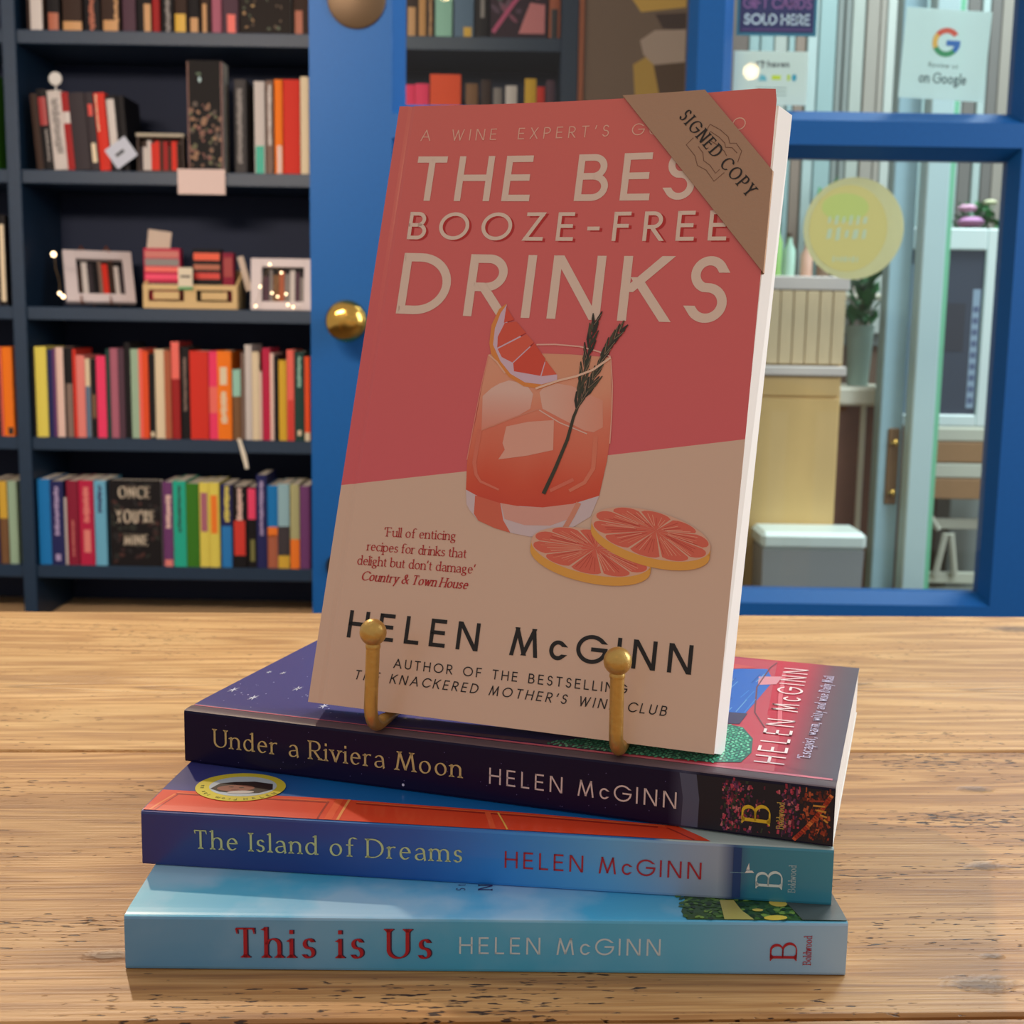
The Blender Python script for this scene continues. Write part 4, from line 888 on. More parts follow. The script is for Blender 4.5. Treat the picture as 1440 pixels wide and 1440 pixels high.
# rosemary
RG = (62, 60, 44)
A.line([(66.7, 71.1), (69.4, 79.1), (72.1, 88.4), (73.2, 95.6), (74.2, 99), (74.6, 106), (75.2, 113), (76, 121)], lambda q: 1.25 - .7 * q, RG, .34)
A.line([(74, 98.8), (77, 105), (79, 111.6), (81.2, 117.6), (84, 122.5)], lambda q: .9 - .4 * q, RG, .34)
random.seed(2)
for path, n in (([(73.8, 98), (74.3, 106), (74.9, 113), (75.5, 120), (76.2, 125)], 10), ([(75, 101), (77, 105.4), (79.2, 111.8), (81.4, 117.6), (84.4, 123)], 10)):
    for k in range(n):
        f = k / (n - 1) * (len(path) - 1); i = min(int(f), len(path) - 2); q = f - i
        bx, by = path[i][0] + (path[i + 1][0] - path[i][0]) * q, path[i][1] + (path[i + 1][1] - path[i][1]) * q
        dx_, dy_ = path[i + 1][0] - path[i][0], path[i + 1][1] - path[i][1]; a0 = math.atan2(dy_, dx_)
        for sgn in (-1, 1):
            a = a0 + sgn * random.uniform(.16, .42); l = random.uniform(5.2, 8.4) * (1 - .42 * k / n)
            A.line([(bx, by), (bx + math.cos(a) * l * .5, by + math.sin(a) * l * .5), (bx + math.cos(a - sgn * .08) * l, by + math.sin(a - sgn * .08) * l)], lambda t_: .85 * math.sin(math.pi * (.12 + .8 * t_)) + .1, random.choice([(52, 56, 40), (76, 72, 52), (44, 44, 34)]), .36 + .002 * k)
            if random.random() < .5: A.line([(bx, by), (bx + math.cos(a) * l * .8, by + math.sin(a) * l * .8)], .18, (150, 124, 100), .40)
# two slices
def grapefruit(cx, cy, rx, ry, rot, off, hubx, huby, rind):
    c, s_ = math.cos(rot), math.sin(rot); E = lambda a, k: (cx + rx * k * math.cos(a) * c - ry * k * math.sin(a) * s_, cy + rx * k * math.cos(a) * s_ + ry * k * math.sin(a) * c)
    A.fill([(x, y - rind) for x, y in [E(2 * math.pi * i / 40, 1) for i in range(40)]], (240, 174, 76), off)
    A.fill([E(math.pi + math.pi * i / 20, 1) for i in range(21)] + [(E(0, 1)[0], E(0, 1)[1] - rind), (E(math.pi, 1)[0], E(math.pi, 1)[1] - rind)], (240, 174, 76), off)
    A.fill([E(2 * math.pi * i / 40, 1) for i in range(40)], (232, 184, 158), off + .02)
    for k in range(10):
        a0 = 2 * math.pi * (k + .04) / 10; a1 = 2 * math.pi * (k + .96) / 10; pts = [(hubx, huby)]
        for i in range(9):
            a = a0 + (a1 - a0) * i / 8; kk = .87 + .11 * math.sin(math.pi * i / 8) ** .6; pts.append(E(a, kk))
        A.fill(pts, (230, 110, 88), off + .04, 1.0)
        for i in range(5):
            a = a0 + (a1 - a0) * (i + .7) / 6; p = E(a, random.uniform(.7, .86)); t0 = random.uniform(.2, .45)
            A.line([(hubx + (p[0] - hubx) * t0, huby + (p[1] - huby) * t0), p], lambda q: .5 * math.sin(math.pi * (.1 + .8 * q)), random.choice([(238, 146, 116), (204, 74, 58), (246, 178, 150)]), off + .06)
grapefruit(83.4, 54.6, 18.8, 6.7, -.12, .40, 84.8, 55.8, 2.6)
grapefruit(100.8, 61.4, 18.4, 6.9, -.18, .50, 102.3, 62.6, 2.6)
A.build('drink_drawing', sb)

# ------------------------------------------------------------------ kraft paper corner band
pb = bpy.data.objects.new('paper_corner_band', None); COL.objects.link(pb)
pb.rotation_mode = 'YXZ'; pb.location = sb.location; pb.rotation_euler = sb.rotation_euler
tag(pb, 'brown kraft paper band wrapped over the top right corner of the pink book', 'paper band')
KR = (186, 150, 124)
def bandsheet(off, col):
    mb = MB(); n = 26
    # the strip between the lower-left line and the upper-right line
    a0, a1 = (77.0, 200.1), (126.5, 142.0); b0, b1 = (103.4, 200.1), (126.5, 173.3)
    for i in range(n):
        for j in range(8):
            q = []
            for (ii, jj) in ((i, j), (i + 1, j), (i + 1, j + 1), (i, j + 1)):
                t_, s_ = ii / n, jj / 8; p = (a0[0] + (a1[0] - a0[0]) * t_, a0[1] + (a1[1] - a0[1]) * t_); q_ = (b0[0] + (b1[0] - b0[0]) * t_, b0[1] + (b1[1] - b0[1]) * t_)
                q.append((p[0] + (q_[0] - p[0]) * s_, p[1] + (q_[1] - p[1]) * s_))
            mb.add([cm(u, v, off) for u, v in q], [(0, 1, 2, 3)], col)
    return mb
bs = bandsheet(.85, KR)
b2 = bandsheet(.60, (150, 112, 86)); bs.add(b2.v, b2.f, (150, 112, 86))
for i in range(12):   # folded-over edges along the top and the fore-edge
    u0, u1 = 77 + 26.4 * i / 12, 77 + 26.4 * (i + 1) / 12
    bs.add([cm(u0, 200.1, .85), cm(u1, 200.1, .85), cm(u1, 200.4, .1), cm(u0, 200.4, .1)], [(0, 1, 2, 3)], (206, 166, 132))
    bs.add([cm(u0, 200.4, .1), cm(u1, 200.4, .1), cm(u1, 200.0, -.7), cm(u0, 200.0, -.7)], [(0, 1, 2, 3)], KR)
    bs.add([cm(u0, 200.0, -.7), cm(u1, 200.0, -.7), cm(u1 + 1, 190, -.75), cm(u0 + 1, 190, -.75)], [(0, 1, 2, 3)], KR)
    v0, v1 = 142 + 31.3 * i / 12, 142 + 31.3 * (i + 1) / 12
    bs.add([cm(126.5, v0, .85), cm(126.5, v1, .85), cm(126.8, v1, .1), cm(126.8, v0, .1)], [(0, 1, 2, 3)], (206, 166, 132))
    bs.add([cm(126.8, v0, .1), cm(126.8, v1, .1), cm(126.4, v1, -.7), cm(126.4, v0, -.7)], [(0, 1, 2, 3)], KR)
    bs.add([cm(126.4, v0, -.7), cm(126.4, v1, -.7), cm(116, v1, -.75), cm(116, v0, -.75)], [(0, 1, 2, 3)], KR)
KM = print_mat('kraft_paper', .85); _nt = KM.node_tree; _n = _nt.nodes.new('ShaderNodeTexNoise'); _n.inputs['Scale'].default_value = 900; _b = _nt.nodes.new('ShaderNodeBump'); _b.inputs['Strength'].default_value = .4; _b.inputs['Distance'].default_value = .0003
_nt.links.new(_n.outputs[0], _b.inputs['Height']); _nt.links.new(_b.outputs[0], _nt.nodes['Principled BSDF'].inputs['Normal'])
_tc = _nt.nodes.new('ShaderNodeTexCoord'); _nt.links.new(_tc.outputs['Object'], _n.inputs['Vector'])
bs.build('paper_strip', KM, pb)
A = Art(lambda u, v, o: cm(u, v, .85 + o))
for ln_ in [[(105.25, 187.12), (106.07, 188.84), (109.44, 186.87), (112.1, 184.47), (112.77, 182.44), (114.72, 182.33), (116.64, 179.76), (116.1, 177.81), (115.75, 176.34)], [(101.28, 184.81), (99.26, 182.63), (102.35, 178.94), (103.39, 175.86), (106.24, 174.25), (109.03, 170.64), (111.93, 173.28)], [(103.04, 181.94), (104.72, 179.84), (105.21, 177.3), (107.32, 175.71), (109.28, 173.13), (110.38, 174.33)], [(106.31, 183.79), (108.91, 182.15), (111.3, 180.03), (112.17, 178.49)], [(106.3, 186.6), (109.2, 184.6), (111.2, 182.6), (111.6, 181.2), (113.6, 181.0), (115.3, 179.2)]]:
    A.line(ln_, .22, (124, 86, 62), .08)
A.build('book_emblem', pb)
A.m = MB(); A.text('SIGNED COPY', (95.9, 191.7), (119.6, 165.2), 4.0, (30, 22, 18), .14, .15, True, .06, space=.2, hs=.8); A.build('stamp_lettering', pb)

# ------------------------------------------------------------------ wire display stand holding the book
es = thing('wire_book_stand', 'brass coloured wire stand with two ball tipped hooks holding the pink book', 'book stand', (0, 0, 49.6))
nx, ny = math.sin(.2768), math.cos(.2768)
def hook(bx, by, zb_, fx, fy, parent):
    z0 = 2.35; pts = [(bx, by, zb_ - 4)]
    for k in range(1, 6): pts.append((bx + (fx - bx) * k / 6, by + (fy - by) * k / 6, zb_ - 4 - (zb_ - 4 - 9.5) * k / 6))
    R_ = 7.0
    for k in range(9):
        a = math.pi / 2 * k / 8; s_ = R_ * (1 - math.cos(a)); pts.append((fx + nx * s_, fy + ny * s_, z0 + R_ - R_ * math.sin(a)))
    rr = [2.05] * len(pts)
    for k, d_ in enumerate((9, 12, 16, 24, 38)): pts.append((fx + nx * (R_ + d_ - 6), fy + ny * (R_ + d_ - 6), z0 - .25 * k)); rr.append([2.0, 1.8, 1.5, 1.2, 1.1][k])
    h_ = fixn(MB().tube(pts, rr, 18).build('hook', GOLD, parent, smooth=True))
    fixn(MB().ball((bx, by, zb_), 4.0, 28).lathe([(2.1, -4.9), (2.25, -4.4), (2.25, -4.0), (2.1, -3.4)], (bx, by, zb_), 20).build('ball_tip', GOLD, h_, smooth=True))
    return pts[-1]
e1 = hook(-40.2, 370.5, 32.4, -41.0, 371.5, es); e2 = hook(30.2, 351.5, 30.0, 30.4, 352.5, es)
# rear frame leaning with the book
def back(e, sgn):
    p = [e]; 
    for k in range(1, 6):
        q = k / 5; p.append((e[0] + nx * 34 * q, e[1] + ny * 34 * q, 1.6 + 92 * q))
    return p
r1_, r2_ = back(e1, 1), back(e2, -1)
mid = ((r1_[-1][0] + r2_[-1][0]) / 2, (r1_[-1][1] + r2_[-1][1]) / 2 + 2, 118)
fixn(MB().tube(r1_ + [mid] + list(reversed(r2_)), 1.1, 10).build('back_frame', GOLD, es, smooth=True))
fixn(MB().tube([e1, ((e1[0] + e2[0]) / 2, (e1[1] + e2[1]) / 2 + 4, 1.4), e2], 1.1, 10).build('cross_wire', GOLD, es, smooth=True))
fixn(MB().tube([mid, (mid[0] + 14, mid[1] + 16, 60), (mid[0] + 20, mid[1] + 30, -8)], 1.1, 10).build('rear_leg', GOLD, es, smooth=True)) if False else None
# ------------------------------------------------------------------ bookcase
bc_ = thing('bookcase', 'tall navy blue painted bookcase with shelves of books along the back', 'bookcase', (0, 0, 0))
YB = 3255
UP = [(-1980, -1948), (-1150, -1119), (-400, -370), (92, 130)]
for a, b in UP: MB().box(a, b, 2994, YB, -760, 1320, bev=1.5).build('upright', NAVYW, bc_)
for (a, b), (c, d) in zip(UP, UP[1:]):
    for z in (1095, 791, 488, 183, -117, -420): MB().box(b, c, 3000, YB - 8, z - 30, z, bev=1.5).build('shelf', NAVYW, bc_)
    MB().box(b, c, 3000, YB - 8, -590, -552, bev=1.5).build('base_board', mat('base_board_wood', (224, 184, 138), .6, bump=.2, stretch=(1, 12, 12), var=.2), bc_)
MB().box(UP[0][0], UP[-1][1], YB - 8, YB, -760, 1320).build('back_panel', NAVYB, bc_)

BANDS = {}
LBL = set()
def plabel(s):
    assert s not in LBL, s
    LBL.add(s); return s
def shelf_book(x0, x1, h, col, bands, zs, label, group, y0=3006, lean=0.0, depth=126):
    w_ = x1 - x0; bl = []
    t = thing('book', plabel(label), 'book', ((x0 + x1) / 2, y0, zs + .4 + w_ / 2 * math.sin(abs(lean))), (0, lean, 0), group)
    a, b = -w_ / 2 + .3, w_ / 2 - .3; ct = 1.0 if w_ > 12 else .6; d = depth + random.uniform(-8, 8)
    m = MB(); m.box(a, a + ct, .8, d, 0, h); m.box(b - ct, b, .8, d, 0, h)
    # rounded spine strip
    n = 5; bul = min(1.6, w_ * .08); P = [(a + (b - a) * i / n, .8 - bul * math.sin(math.pi * i / n)) for i in range(n + 1)]
    for (xa, ya), (xb, yb) in zip(P, P[1:]):
        m.add([(xa, ya, 0), (xb, yb, 0), (xb, yb, h), (xa, ya, h)], [(0, 1, 2, 3)])
        m.add([(xa, ya, h), (xb, yb, h), (xb, 1.6, h), (xa, 1.6, h)], [(0, 1, 2, 3)])
    m.build('cover', cmat(col), t)
    MB().box(a + ct, b - ct, 1.6, d - 2, 1, h - 1.5).build('page_block', PAPER, t)
    for (z0, z1, f0, f1, c) in bands:
        A = Art(lambda u, v, o: (u, .8 - bul * math.sin(math.pi * min(1, max(0, (u - a) / (b - a)))) - o - .15, v))
        ua, ub = a + (b - a) * f0, a + (b - a) * f1; rgb = PAL[c]
        if (f1 - f0) < .62 and (z1 - z0) > .3:      # lettering-like broken band
            z = z0 * h + 1
            while z < z1 * h - 3:
                g = random.uniform(3.5, 8); k = 3
                q0 = random.uniform(0, .25) * (ub - ua); q1 = random.uniform(0, .25) * (ub - ua)
                A.fill([(ua + q0, z), (ub - q1, z), (ub - q1, min(z + g, z1 * h)), (ua + q0, min(z + g, z1 * h))], rgb, 0, 9, 5); z += g + 1.1
        else:
            A.fill([(ua, z0 * h), (ub, z0 * h), (ub, z1 * h), (ua, z1 * h)], rgb, 0, 40, 5)
        A.build('spine_print', t)
    return t
def row(items, zs, where, group, lean=0.0, left=None, right=None, y0=3006):
    names = [it[3] for it in items]; n = len(items)
    for i, it in enumerate(items):
        w_ = it[1] - it[0]; th = 'thin ' if w_ < 12 else ('thick ' if w_ > 34 else ''); tl = ' tall' if it[2] > 214 else (' short' if it[2] < 192 else '')
        c = names[i] + (' and ' + it[4][4] if len(it) > 4 and it[4][4] not in names[i] else '')
        L_ = names[i - 1] if i else left; R_ = names[i + 1] if i < n - 1 else right
        if L_ and R_: s = 'between %s and %s' % (L_, R_)
        elif L_: s = 'right of %s' % L_
        elif R_: s = 'left of %s' % R_
        else: s = ''
        lab = ('%s%s%s book %s, %s' % (th, c, tl, s, where)).replace('  ', ' ').replace(' ,', ',').strip()
        shelf_book(it[0], it[1], it[2], it[3], it[4:], zs, lab, group, y0=y0 + random.uniform(-2, 3), lean=lean)
row(ROW_D, -117, 'fourth shelf', 'books on the fourth shelf')
row([r for r in ROW_E if r[0] < -950], -420, 'lowest shelf', 'books on the lowest shelf', right='black cover')
row([r for r in ROW_E if r[0] > -950], -420, 'lowest shelf', 'books on the lowest shelf', left='black cover')
row(ROW_B, 488, 'second shelf', 'books on the second shelf')
row(ROW_B2, 488, 'leaning on second shelf', 'leaning books on the second shelf', lean=-.07)
row(ROW_A[:-1], 791, 'top shelf', 'books on the top shelf')
row(ROW_A[-1:], 791, 'right end of the top shelf', 'books on the top shelf')
row(ROW_A2[:-1], 791, 'upper shelf behind door glass', 'books behind the door glass')
row(ROW_A2[-1:], 791, 'upper shelf behind door glass, right end', 'books behind the door glass')
row(ROW_B3, 488, 'lower shelf behind door glass', 'books behind the door glass')
row(LEFT_D, -117, 'far left bay, fourth shelf', 'books in the left bay')
row(LEFT_E, -420, 'far left bay, lowest shelf', 'books in the left bay')
row(LEFT_C, 183, 'far left bay, third shelf', 'books in the left bay')
row(LEFT_B, 488, 'far left bay, second shelf', 'books in the left bay')

def facing_book(x0, x1, h, zs, label, base, art, y0=3003, th=26, depth=None):
    t = thing('book', plabel(label), 'book', ((x0 + x1) / 2, y0, zs + .4)); w_ = x1 - x0
    m = MB(); m.box(-w_ / 2, w_ / 2, 0, 1.2, 0, h); m.box(-w_ / 2, w_ / 2, th - 1.2, th, 0, h); m.box(-w_ / 2, -w_ / 2 + 1.2, 1.2, th - 1.2, 0, h)
    m.build('cover', mat('cover_face_' + '_'.join(map(str, base)), base, .6, spec=.2), t)
    MB().box(-w_ / 2 + 1.2, w_ / 2 - 1, 1.2, th - 1.2, 1, h - 1.5).build('page_block', PAPER, t)
    A = Art(lambda u, v, o: (u, -.3 - o * 2, v)); art(A, w_, h); A.build('cover_print', t); return t
def art_once(A, W, H):
    random.seed(21)
    for k in range(60): A.ellipse(random.uniform(-.46, .46) * W, random.uniform(.04, .96) * H, random.uniform(3, 9), random.uniform(3, 9), random.choice([(52, 24, 22), (30, 34, 26), (70, 34, 28), (20, 16, 18)]), .02 * (k % 5), random.random(), 9)
    c = (196, 180, 158)
    A.text('ONCE', (-.33 * W, .79 * H), (.30 * W, .79 * H), 28, c, .3, .17, True, .06, hs=.62)
    A.text("YOU'RE", (-.38 * W, .50 * H), (.38 * W, .50 * H), 32, c, .3, .17, True, .06, hs=.58)
    A.text('MINE', (-.24 * W, .24 * H), (.24 * W, .24 * H), 28, c, .3, .17, True, .06, hs=.6)
facing_book(-944, -823, 205, -420, 'black book facing out with pale serif title, lowest shelf', (26, 22, 24), art_once)
def art_gold(A, W, H):
    random.seed(9)
    for k in range(60): A.ellipse(random.uniform(-.44, .44) * W, random.uniform(.03, .97) * H, random.uniform(1.5, 5), random.uniform(1.5, 5), random.choice([(150, 110, 56), (92, 66, 36), (176, 140, 80), (60, 74, 44)]), .02 * (k % 5), random.random(), 8)
facing_book(-622, -508, 205, 791, 'dark book facing out with gold dots, top shelf', (34, 26, 22), art_gold)
def art_botanic(A, W, H):
    random.seed(10)
    for k in range(70):
        v = random.uniform(.03, .62) * H; A.ellipse(random.uniform(-.44, .44) * W, v, random.uniform(2, 7), random.uniform(2, 7), random.choice([(110, 70, 40), (140, 96, 60), (70, 50, 34), (86, 84, 40), (120, 60, 44)]), .02 * (k % 5), random.random(), 8)
    A.ellipse(-12, .83 * H, 3, 6, (176, 206, 206), .2); A.ellipse(-14, .88 * H, 6, 3, (60, 90, 60), .18); A.line([(-.48 * W, 3), (-.48 * W, H - 3)], 3, (120, 74, 60), .2); A.line([(.46 * W, 3), (.46 * W, H - 3)], 4, (110, 66, 60), .2)
facing_book(-742, -662, 243, 488, 'tall black boxed book with brown botanical picture, second shelf', (20, 16, 16), art_botanic, th=60)
def art_floral(A, W, H):
    random.seed(12)
    for k in range(26): A.ellipse(random.uniform(-.42, .42) * W, random.uniform(.05, .95) * H, random.uniform(6, 16), random.uniform(4, 9), random.choice([(120, 50, 76), (74, 40, 66), (60, 86, 76), (96, 60, 80)]), .02 * (k % 5), random.random() * 3, 10)
    A.line([(-.45 * W, .05 * H), (-.1 * W, .35 * H), (.42 * W, .72 * H)], 9, (186, 66, 110), .2); A.fill([(0, .04 * H), (.46 * W, .04 * H), (.46 * W, .34 * H), (.2 * W, .36 * H)], (206, 120, 122), .22)
facing_book(-66, 60, 205, 791, 'dark floral book facing out, upper shelf behind door glass', (52, 32, 44), art_floral)

# --- second shelf oddments
def tilted_card(name, label, cat, x0, x1, z0, z1, y, rot, rgb, th=1.2, lines=()):
    t = thing(name, plabel(label), cat, ((x0 + x1) / 2, y, (z0 + z1) / 2), rot)
    w_, h_ = (x1 - x0) / 2, (z1 - z0) / 2
    MB().box(-w_, w_, 0, th, -h_, h_).build('card', mat(name + '_paper', rgb, .8), t)
    A = Art(lambda u, v, o: (u, -.3 - o, v))
    for (a, b, c, d, col) in lines:
        A.m = MB(); A.fill([(a * w_, c * h_), (b * w_, c * h_), (b * w_, d * h_), (a * w_, d * h_)], col, 0, 40); A.build('card_print', t)
    return t
tilted_card('shelf_card', 'blank pinkish card hanging on the second shelf edge', 'card', -765, -658, 439, 494, 2992, (0, 0, 0), (226, 200, 192))
tilted_card('price_tag', 'white price tag tilted below the leaning red book', 'tag', -918, -862, 502, 552, 2990, (0, -.62, 0), (196, 200, 214), lines=((-.5, .3, -.12, .18, (60, 62, 70)),))
t = thing('round_tag', plabel('round white tag above the leaning books'), 'tag', (-1037, 3004, 687))
MB().lathe([(.5, -1.5), (13, -1.5), (15, 0), (13, 1.5), (.5, 1.5)], n=24, axis='y').build('disc', mat('tag_white', (214, 210, 204), .6), t)
MB().box(-1.5, 1.5, 0, 3, -30, -13).build('stick', mat('tag_white', (214, 210, 204), .6), t)
# miniature shelf box
t = thing('miniature_bookshelf', plabel('small boxed miniature bookshelf with cream lid on the second shelf'), 'ornament', (-806, 3004, 488.4))
MB().box(-52, 52, 30, 34, 0, 76).box(-52, -49, 0, 30, 0, 76).box(49, 52, 0, 30, 0, 76).box(-49, 49, 0, 30, 0, 3).build('case', mat('mini_case', (70, 50, 40), .6), t)
MB().box(-54, 54, -2, 36, 76, 84, bev=1).build('lid', mat('mini_lid', (170, 160, 140), .6), t)
random.seed(4); x = -47
while x < 44:
    w_ = random.uniform(6, 12); MB().box(x, x + w_, 2, 28, 3, random.uniform(52, 70)).build('spine', cmat(random.choice(['pale grey', 'dark red', 'red', 'charcoal', 'taupe', 'dark brown'])), t); x += w_ + .5

# --- third shelf: framed miniatures and crate
def frame(label, x, y, z, w_, h_, rot, spines, seed):
    t = thing('framed_miniature', plabel(label), 'picture frame', (x, y, z), rot); b = w_ * .14; FM = mat('white_frame', (214, 200, 200), .5)
    for nm, q in (('frame_side', (-w_ / 2, -w_ / 2 + b * 1.3, 0, 14, 0, h_)), ('frame_side', (w_ / 2 - b, w_ / 2, 0, 14, 0, h_)), ('frame_rail', (-w_ / 2 + b * 1.3, w_ / 2 - b, 0, 14, 0, b)), ('frame_rail', (-w_ / 2 + b * 1.3, w_ / 2 - b, 0, 14, h_ - b, h_))):
        MB().box(*q, bev=1).build(nm, FM, t)
    MB().box(-w_ / 2 + b, w_ / 2 - b, 10, 13, b * .9, h_ - b * .9).build('backing', cmat('black'), t)
    random.seed(seed); x0 = -w_ / 2 + b * 1.3 + 2; i = 0
    while x0 < w_ / 2 - b - 6:
        ww = random.uniform(7, 14); MB().box(x0, x0 + ww, 5, 10, b, h_ - b - random.uniform(4, 22)).build('miniature_spine', cmat(spines[i % len(spines)]), t); x0 += ww + 1; i += 1
    return t
f1 = frame('white framed miniature bookshelf leaning left on a small easel', -966, 3062, 197, 156, 138, (-.52, 0, .42), ['dark brown', 'pale grey', 'charcoal', 'black', 'taupe', 'red'], 1)
f3 = frame('white framed miniature with string lights, right end of third shelf', -538, 3012, 183.6, 142, 118, (-.1, .0, 0), ['plum', 'grey', 'brown', 'rust', 'grey', 'pale grey'], 2)
t = thing('small_easel', plabel('little copper easel behind the left framed miniature'), 'easel', (-966, 3012, 183.8))
t.location = (-.962, 3.062, .1838)
CPR = mat('copper_wire', (170, 96, 52), .35, .8)
for dx_ in (-66, -6):
    fixn(MB().tube([(dx_ + 10, 70, 8), (dx_ + 22, -2 + (dx_ + 66) * .3, 8), (dx_ + 24, -26 + (dx_ + 66) * .42, 9), (dx_ + 24, -30 + (dx_ + 66) * .42, 26)], 1.9, 8).build('hook', CPR, t, smooth=True))
    fixn(MB().tube([(dx_ - 12, 66, 100), (dx_ - 14, 74, 132), (dx_ - 8, 76, 143), (dx_ - 1, 74, 132), (dx_ + 2, 70, 100), (dx_ + 20, 76, 3)], 2.2, 8).build('loop', CPR, t, smooth=True))
fixn(MB().tube([(-60, 80, 60), (20, 80, 60)], 2.0, 8).build('cross_wire', CPR, t, smooth=True))
GLOW = bpy.data.materials.new('fairy_light'); GLOW.use_nodes = True; _b = GLOW.node_tree.nodes['Principled BSDF']; _b.inputs['Emission Color'].default_value = (1, .72, .42, 1); _b.inputs['Emission Strength'].default_value = 4; _b.inputs['Base Color'].default_value = (1, .8, .5, 1)
t = thing('fairy_light_string', plabel('string of tiny warm lights over the framed miniatures'), 'string lights', (0, 2996, 0))
pts = [(-600, 0, 190), (-586, 2, 214), (-582, -2, 236), (-560, 0, 286), (-534, 0, 268), (-556, 0, 222), (-543, 0, 214), (-524, 0, 220), (-520, 2, 196), (-508, 0, 191), (-490, 0, 190)]
fixn(MB().tube(pts, .5, 6).build('wire', mat('thin_wire', (160, 130, 90), .4, .6), t))
for p in pts[2:10] + [(-593, -2, 192)]: fixn(MB().ball((p[0], p[1] - 1, p[2]), 2.6, 10).build('bulb', GLOW, t, smooth=True))
t = thing('fairy_light_string', plabel('few warm lights on the left edge of the easel frame'), 'string lights', (0, 2978, 0))
pts = [(-1046, 4, 300), (-1043, 2, 270), (-1036, 4, 240), (-1034, 0, 213), (-1026, 0, 206)]
fixn(MB().tube(pts, .5, 6).build('wire', mat('thin_wire', (160, 130, 90), .4, .6), t))
for p, r_ in ((pts[0], 6), (pts[3], 4), (pts[4], 4.5)): fixn(MB().ball((p[0], p[1] - 3, p[2]), r_, 10).build('bulb', GLOW, t, smooth=True))
# wooden crate of little cards
CW = mat('crate_pine', (214, 180, 124), .6, bump=.2, stretch=(1, 8, 8), var=.12)
t = thing('wooden_crate', plabel('small pale wooden crate with slotted front, middle of third shelf'), 'crate', (-745, 3004, 183.6))
MB().box(-108, 108, 0, 100, 0, 5).build('base', CW, t)
MB().box(-108, 108, 0, 6, 5, 16).box(-108, 108, 0, 6, 42, 54).box(-108, -96, 0, 6, 16, 42).box(96, 108, 0, 6, 16, 42).box(-14, 14, 0, 6, 16, 42).build('front_panel', CW, t)
for a in (-55, 55): MB().box(a - 30, a + 30, -1, 6, 20, 38, bev=1).build('front_slat', CW, t)
MB().box(-108, 108, 94, 100, 5, 90).build('back_panel', CW, t)
for a in (-108, 102):
    m = MB(); m.add([(a, 6, 5), (a + 6, 6, 5), (a + 6, 94, 5), (a, 94, 5), (a, 6, 54), (a + 6, 6, 54), (a + 6, 94, 96), (a, 94, 96)], [(0, 1, 2, 3), (7, 6, 5, 4), (0, 4, 5, 1), (1, 5, 6, 2), (2, 6, 7, 3), (3, 7, 4, 0)]); m.build('side_panel', CW, t)
MB().box(-92, 92, 20, 84, 5, 12).build('divider_base', cmat('black'), t)
tilted_card('crate_label', 'cream label with green edge hung on the crate front', 'label', -770, -737, 226, 276, 2997, (0, 0, 0), (226, 212, 186), lines=((-.7, .7, .1, .3, (90, 80, 74)), (-1, 1, -1, -.72, (90, 160, 96))))
def little_box(label, x, w_, z, h_, y, base, bands, rot=0.0):
    t = thing('boxed_miniature', plabel(label), 'box', (x, y, z), (0, rot, 0))
    MB().box(-w_ / 2, w_ / 2, 0, 26, 0, h_, bev=1).build('box_body', cmat(base), t)
    A = Art(lambda u, v, o: (u, -.4 - o, v))
    for (a, b, c) in bands: A.fill([(-w_ / 2 + 3, a * h_), (w_ / 2 - 3, a * h_), (w_ / 2 - 3, b * h_), (-w_ / 2 + 3, b * h_)], PAL[c], 0, 40)
    A.build('box_print', t)
little_box('pink and red striped box at the left in the crate', -815, 84, 202, 118, 3030, 'crimson', [(.82, .95, 'rose'), (.66, .8, 'grey'), (.55, .64, 'coral'), (.4, .5, 'hot pink'), (.2, .34, 'charcoal')])
little_box('dark box with orange bands at the right in the crate', -712, 66, 202, 118, 3030, 'black', [(.78, .92, 'orange red'), (.6, .7, 'rust'), (.42, .54, 'red'), (.2, .3, 'grey')])
little_box('dark red box behind the crate label, right side', -664, 26, 202, 110, 3034, 'dark crimson', [(.5, .9, 'dark red')])
tilted_card('gift_card', 'pale card standing tilted behind the left of the crate', 'card', -860, -806, 268, 362, 3066, (0, .12, 0), (206, 186, 168), 2)
tilted_card('gift_card', 'narrow white card slipping off the crate right side', 'card', -634, -620, 226, 306, 3040, (0, -.25, 0), (176, 170, 176), 2)
t = thing('loose_ribbon', plabel('white ribbon bookmark hanging over the fourth shelf edge'), 'ribbon', (0, 2992, 0))
MB().add([(-640, 0, -112), (-632, 0, -112), (-619, -2, -150), (-613, -3, -182), (-622, -3, -182), (-630, -2, -150)], [(0, 1, 2, 5), (5, 2, 3, 4)]).add([(-640, 1, -112), (-632, 1, -112), (-619, -1, -150), (-613, -2, -182), (-622, -2, -182), (-630, -1, -150)], [(5, 2, 1, 0), (4, 3, 2, 5)]).build('ribbon', mat('ribbon_white', (226, 216, 196), .6), t)

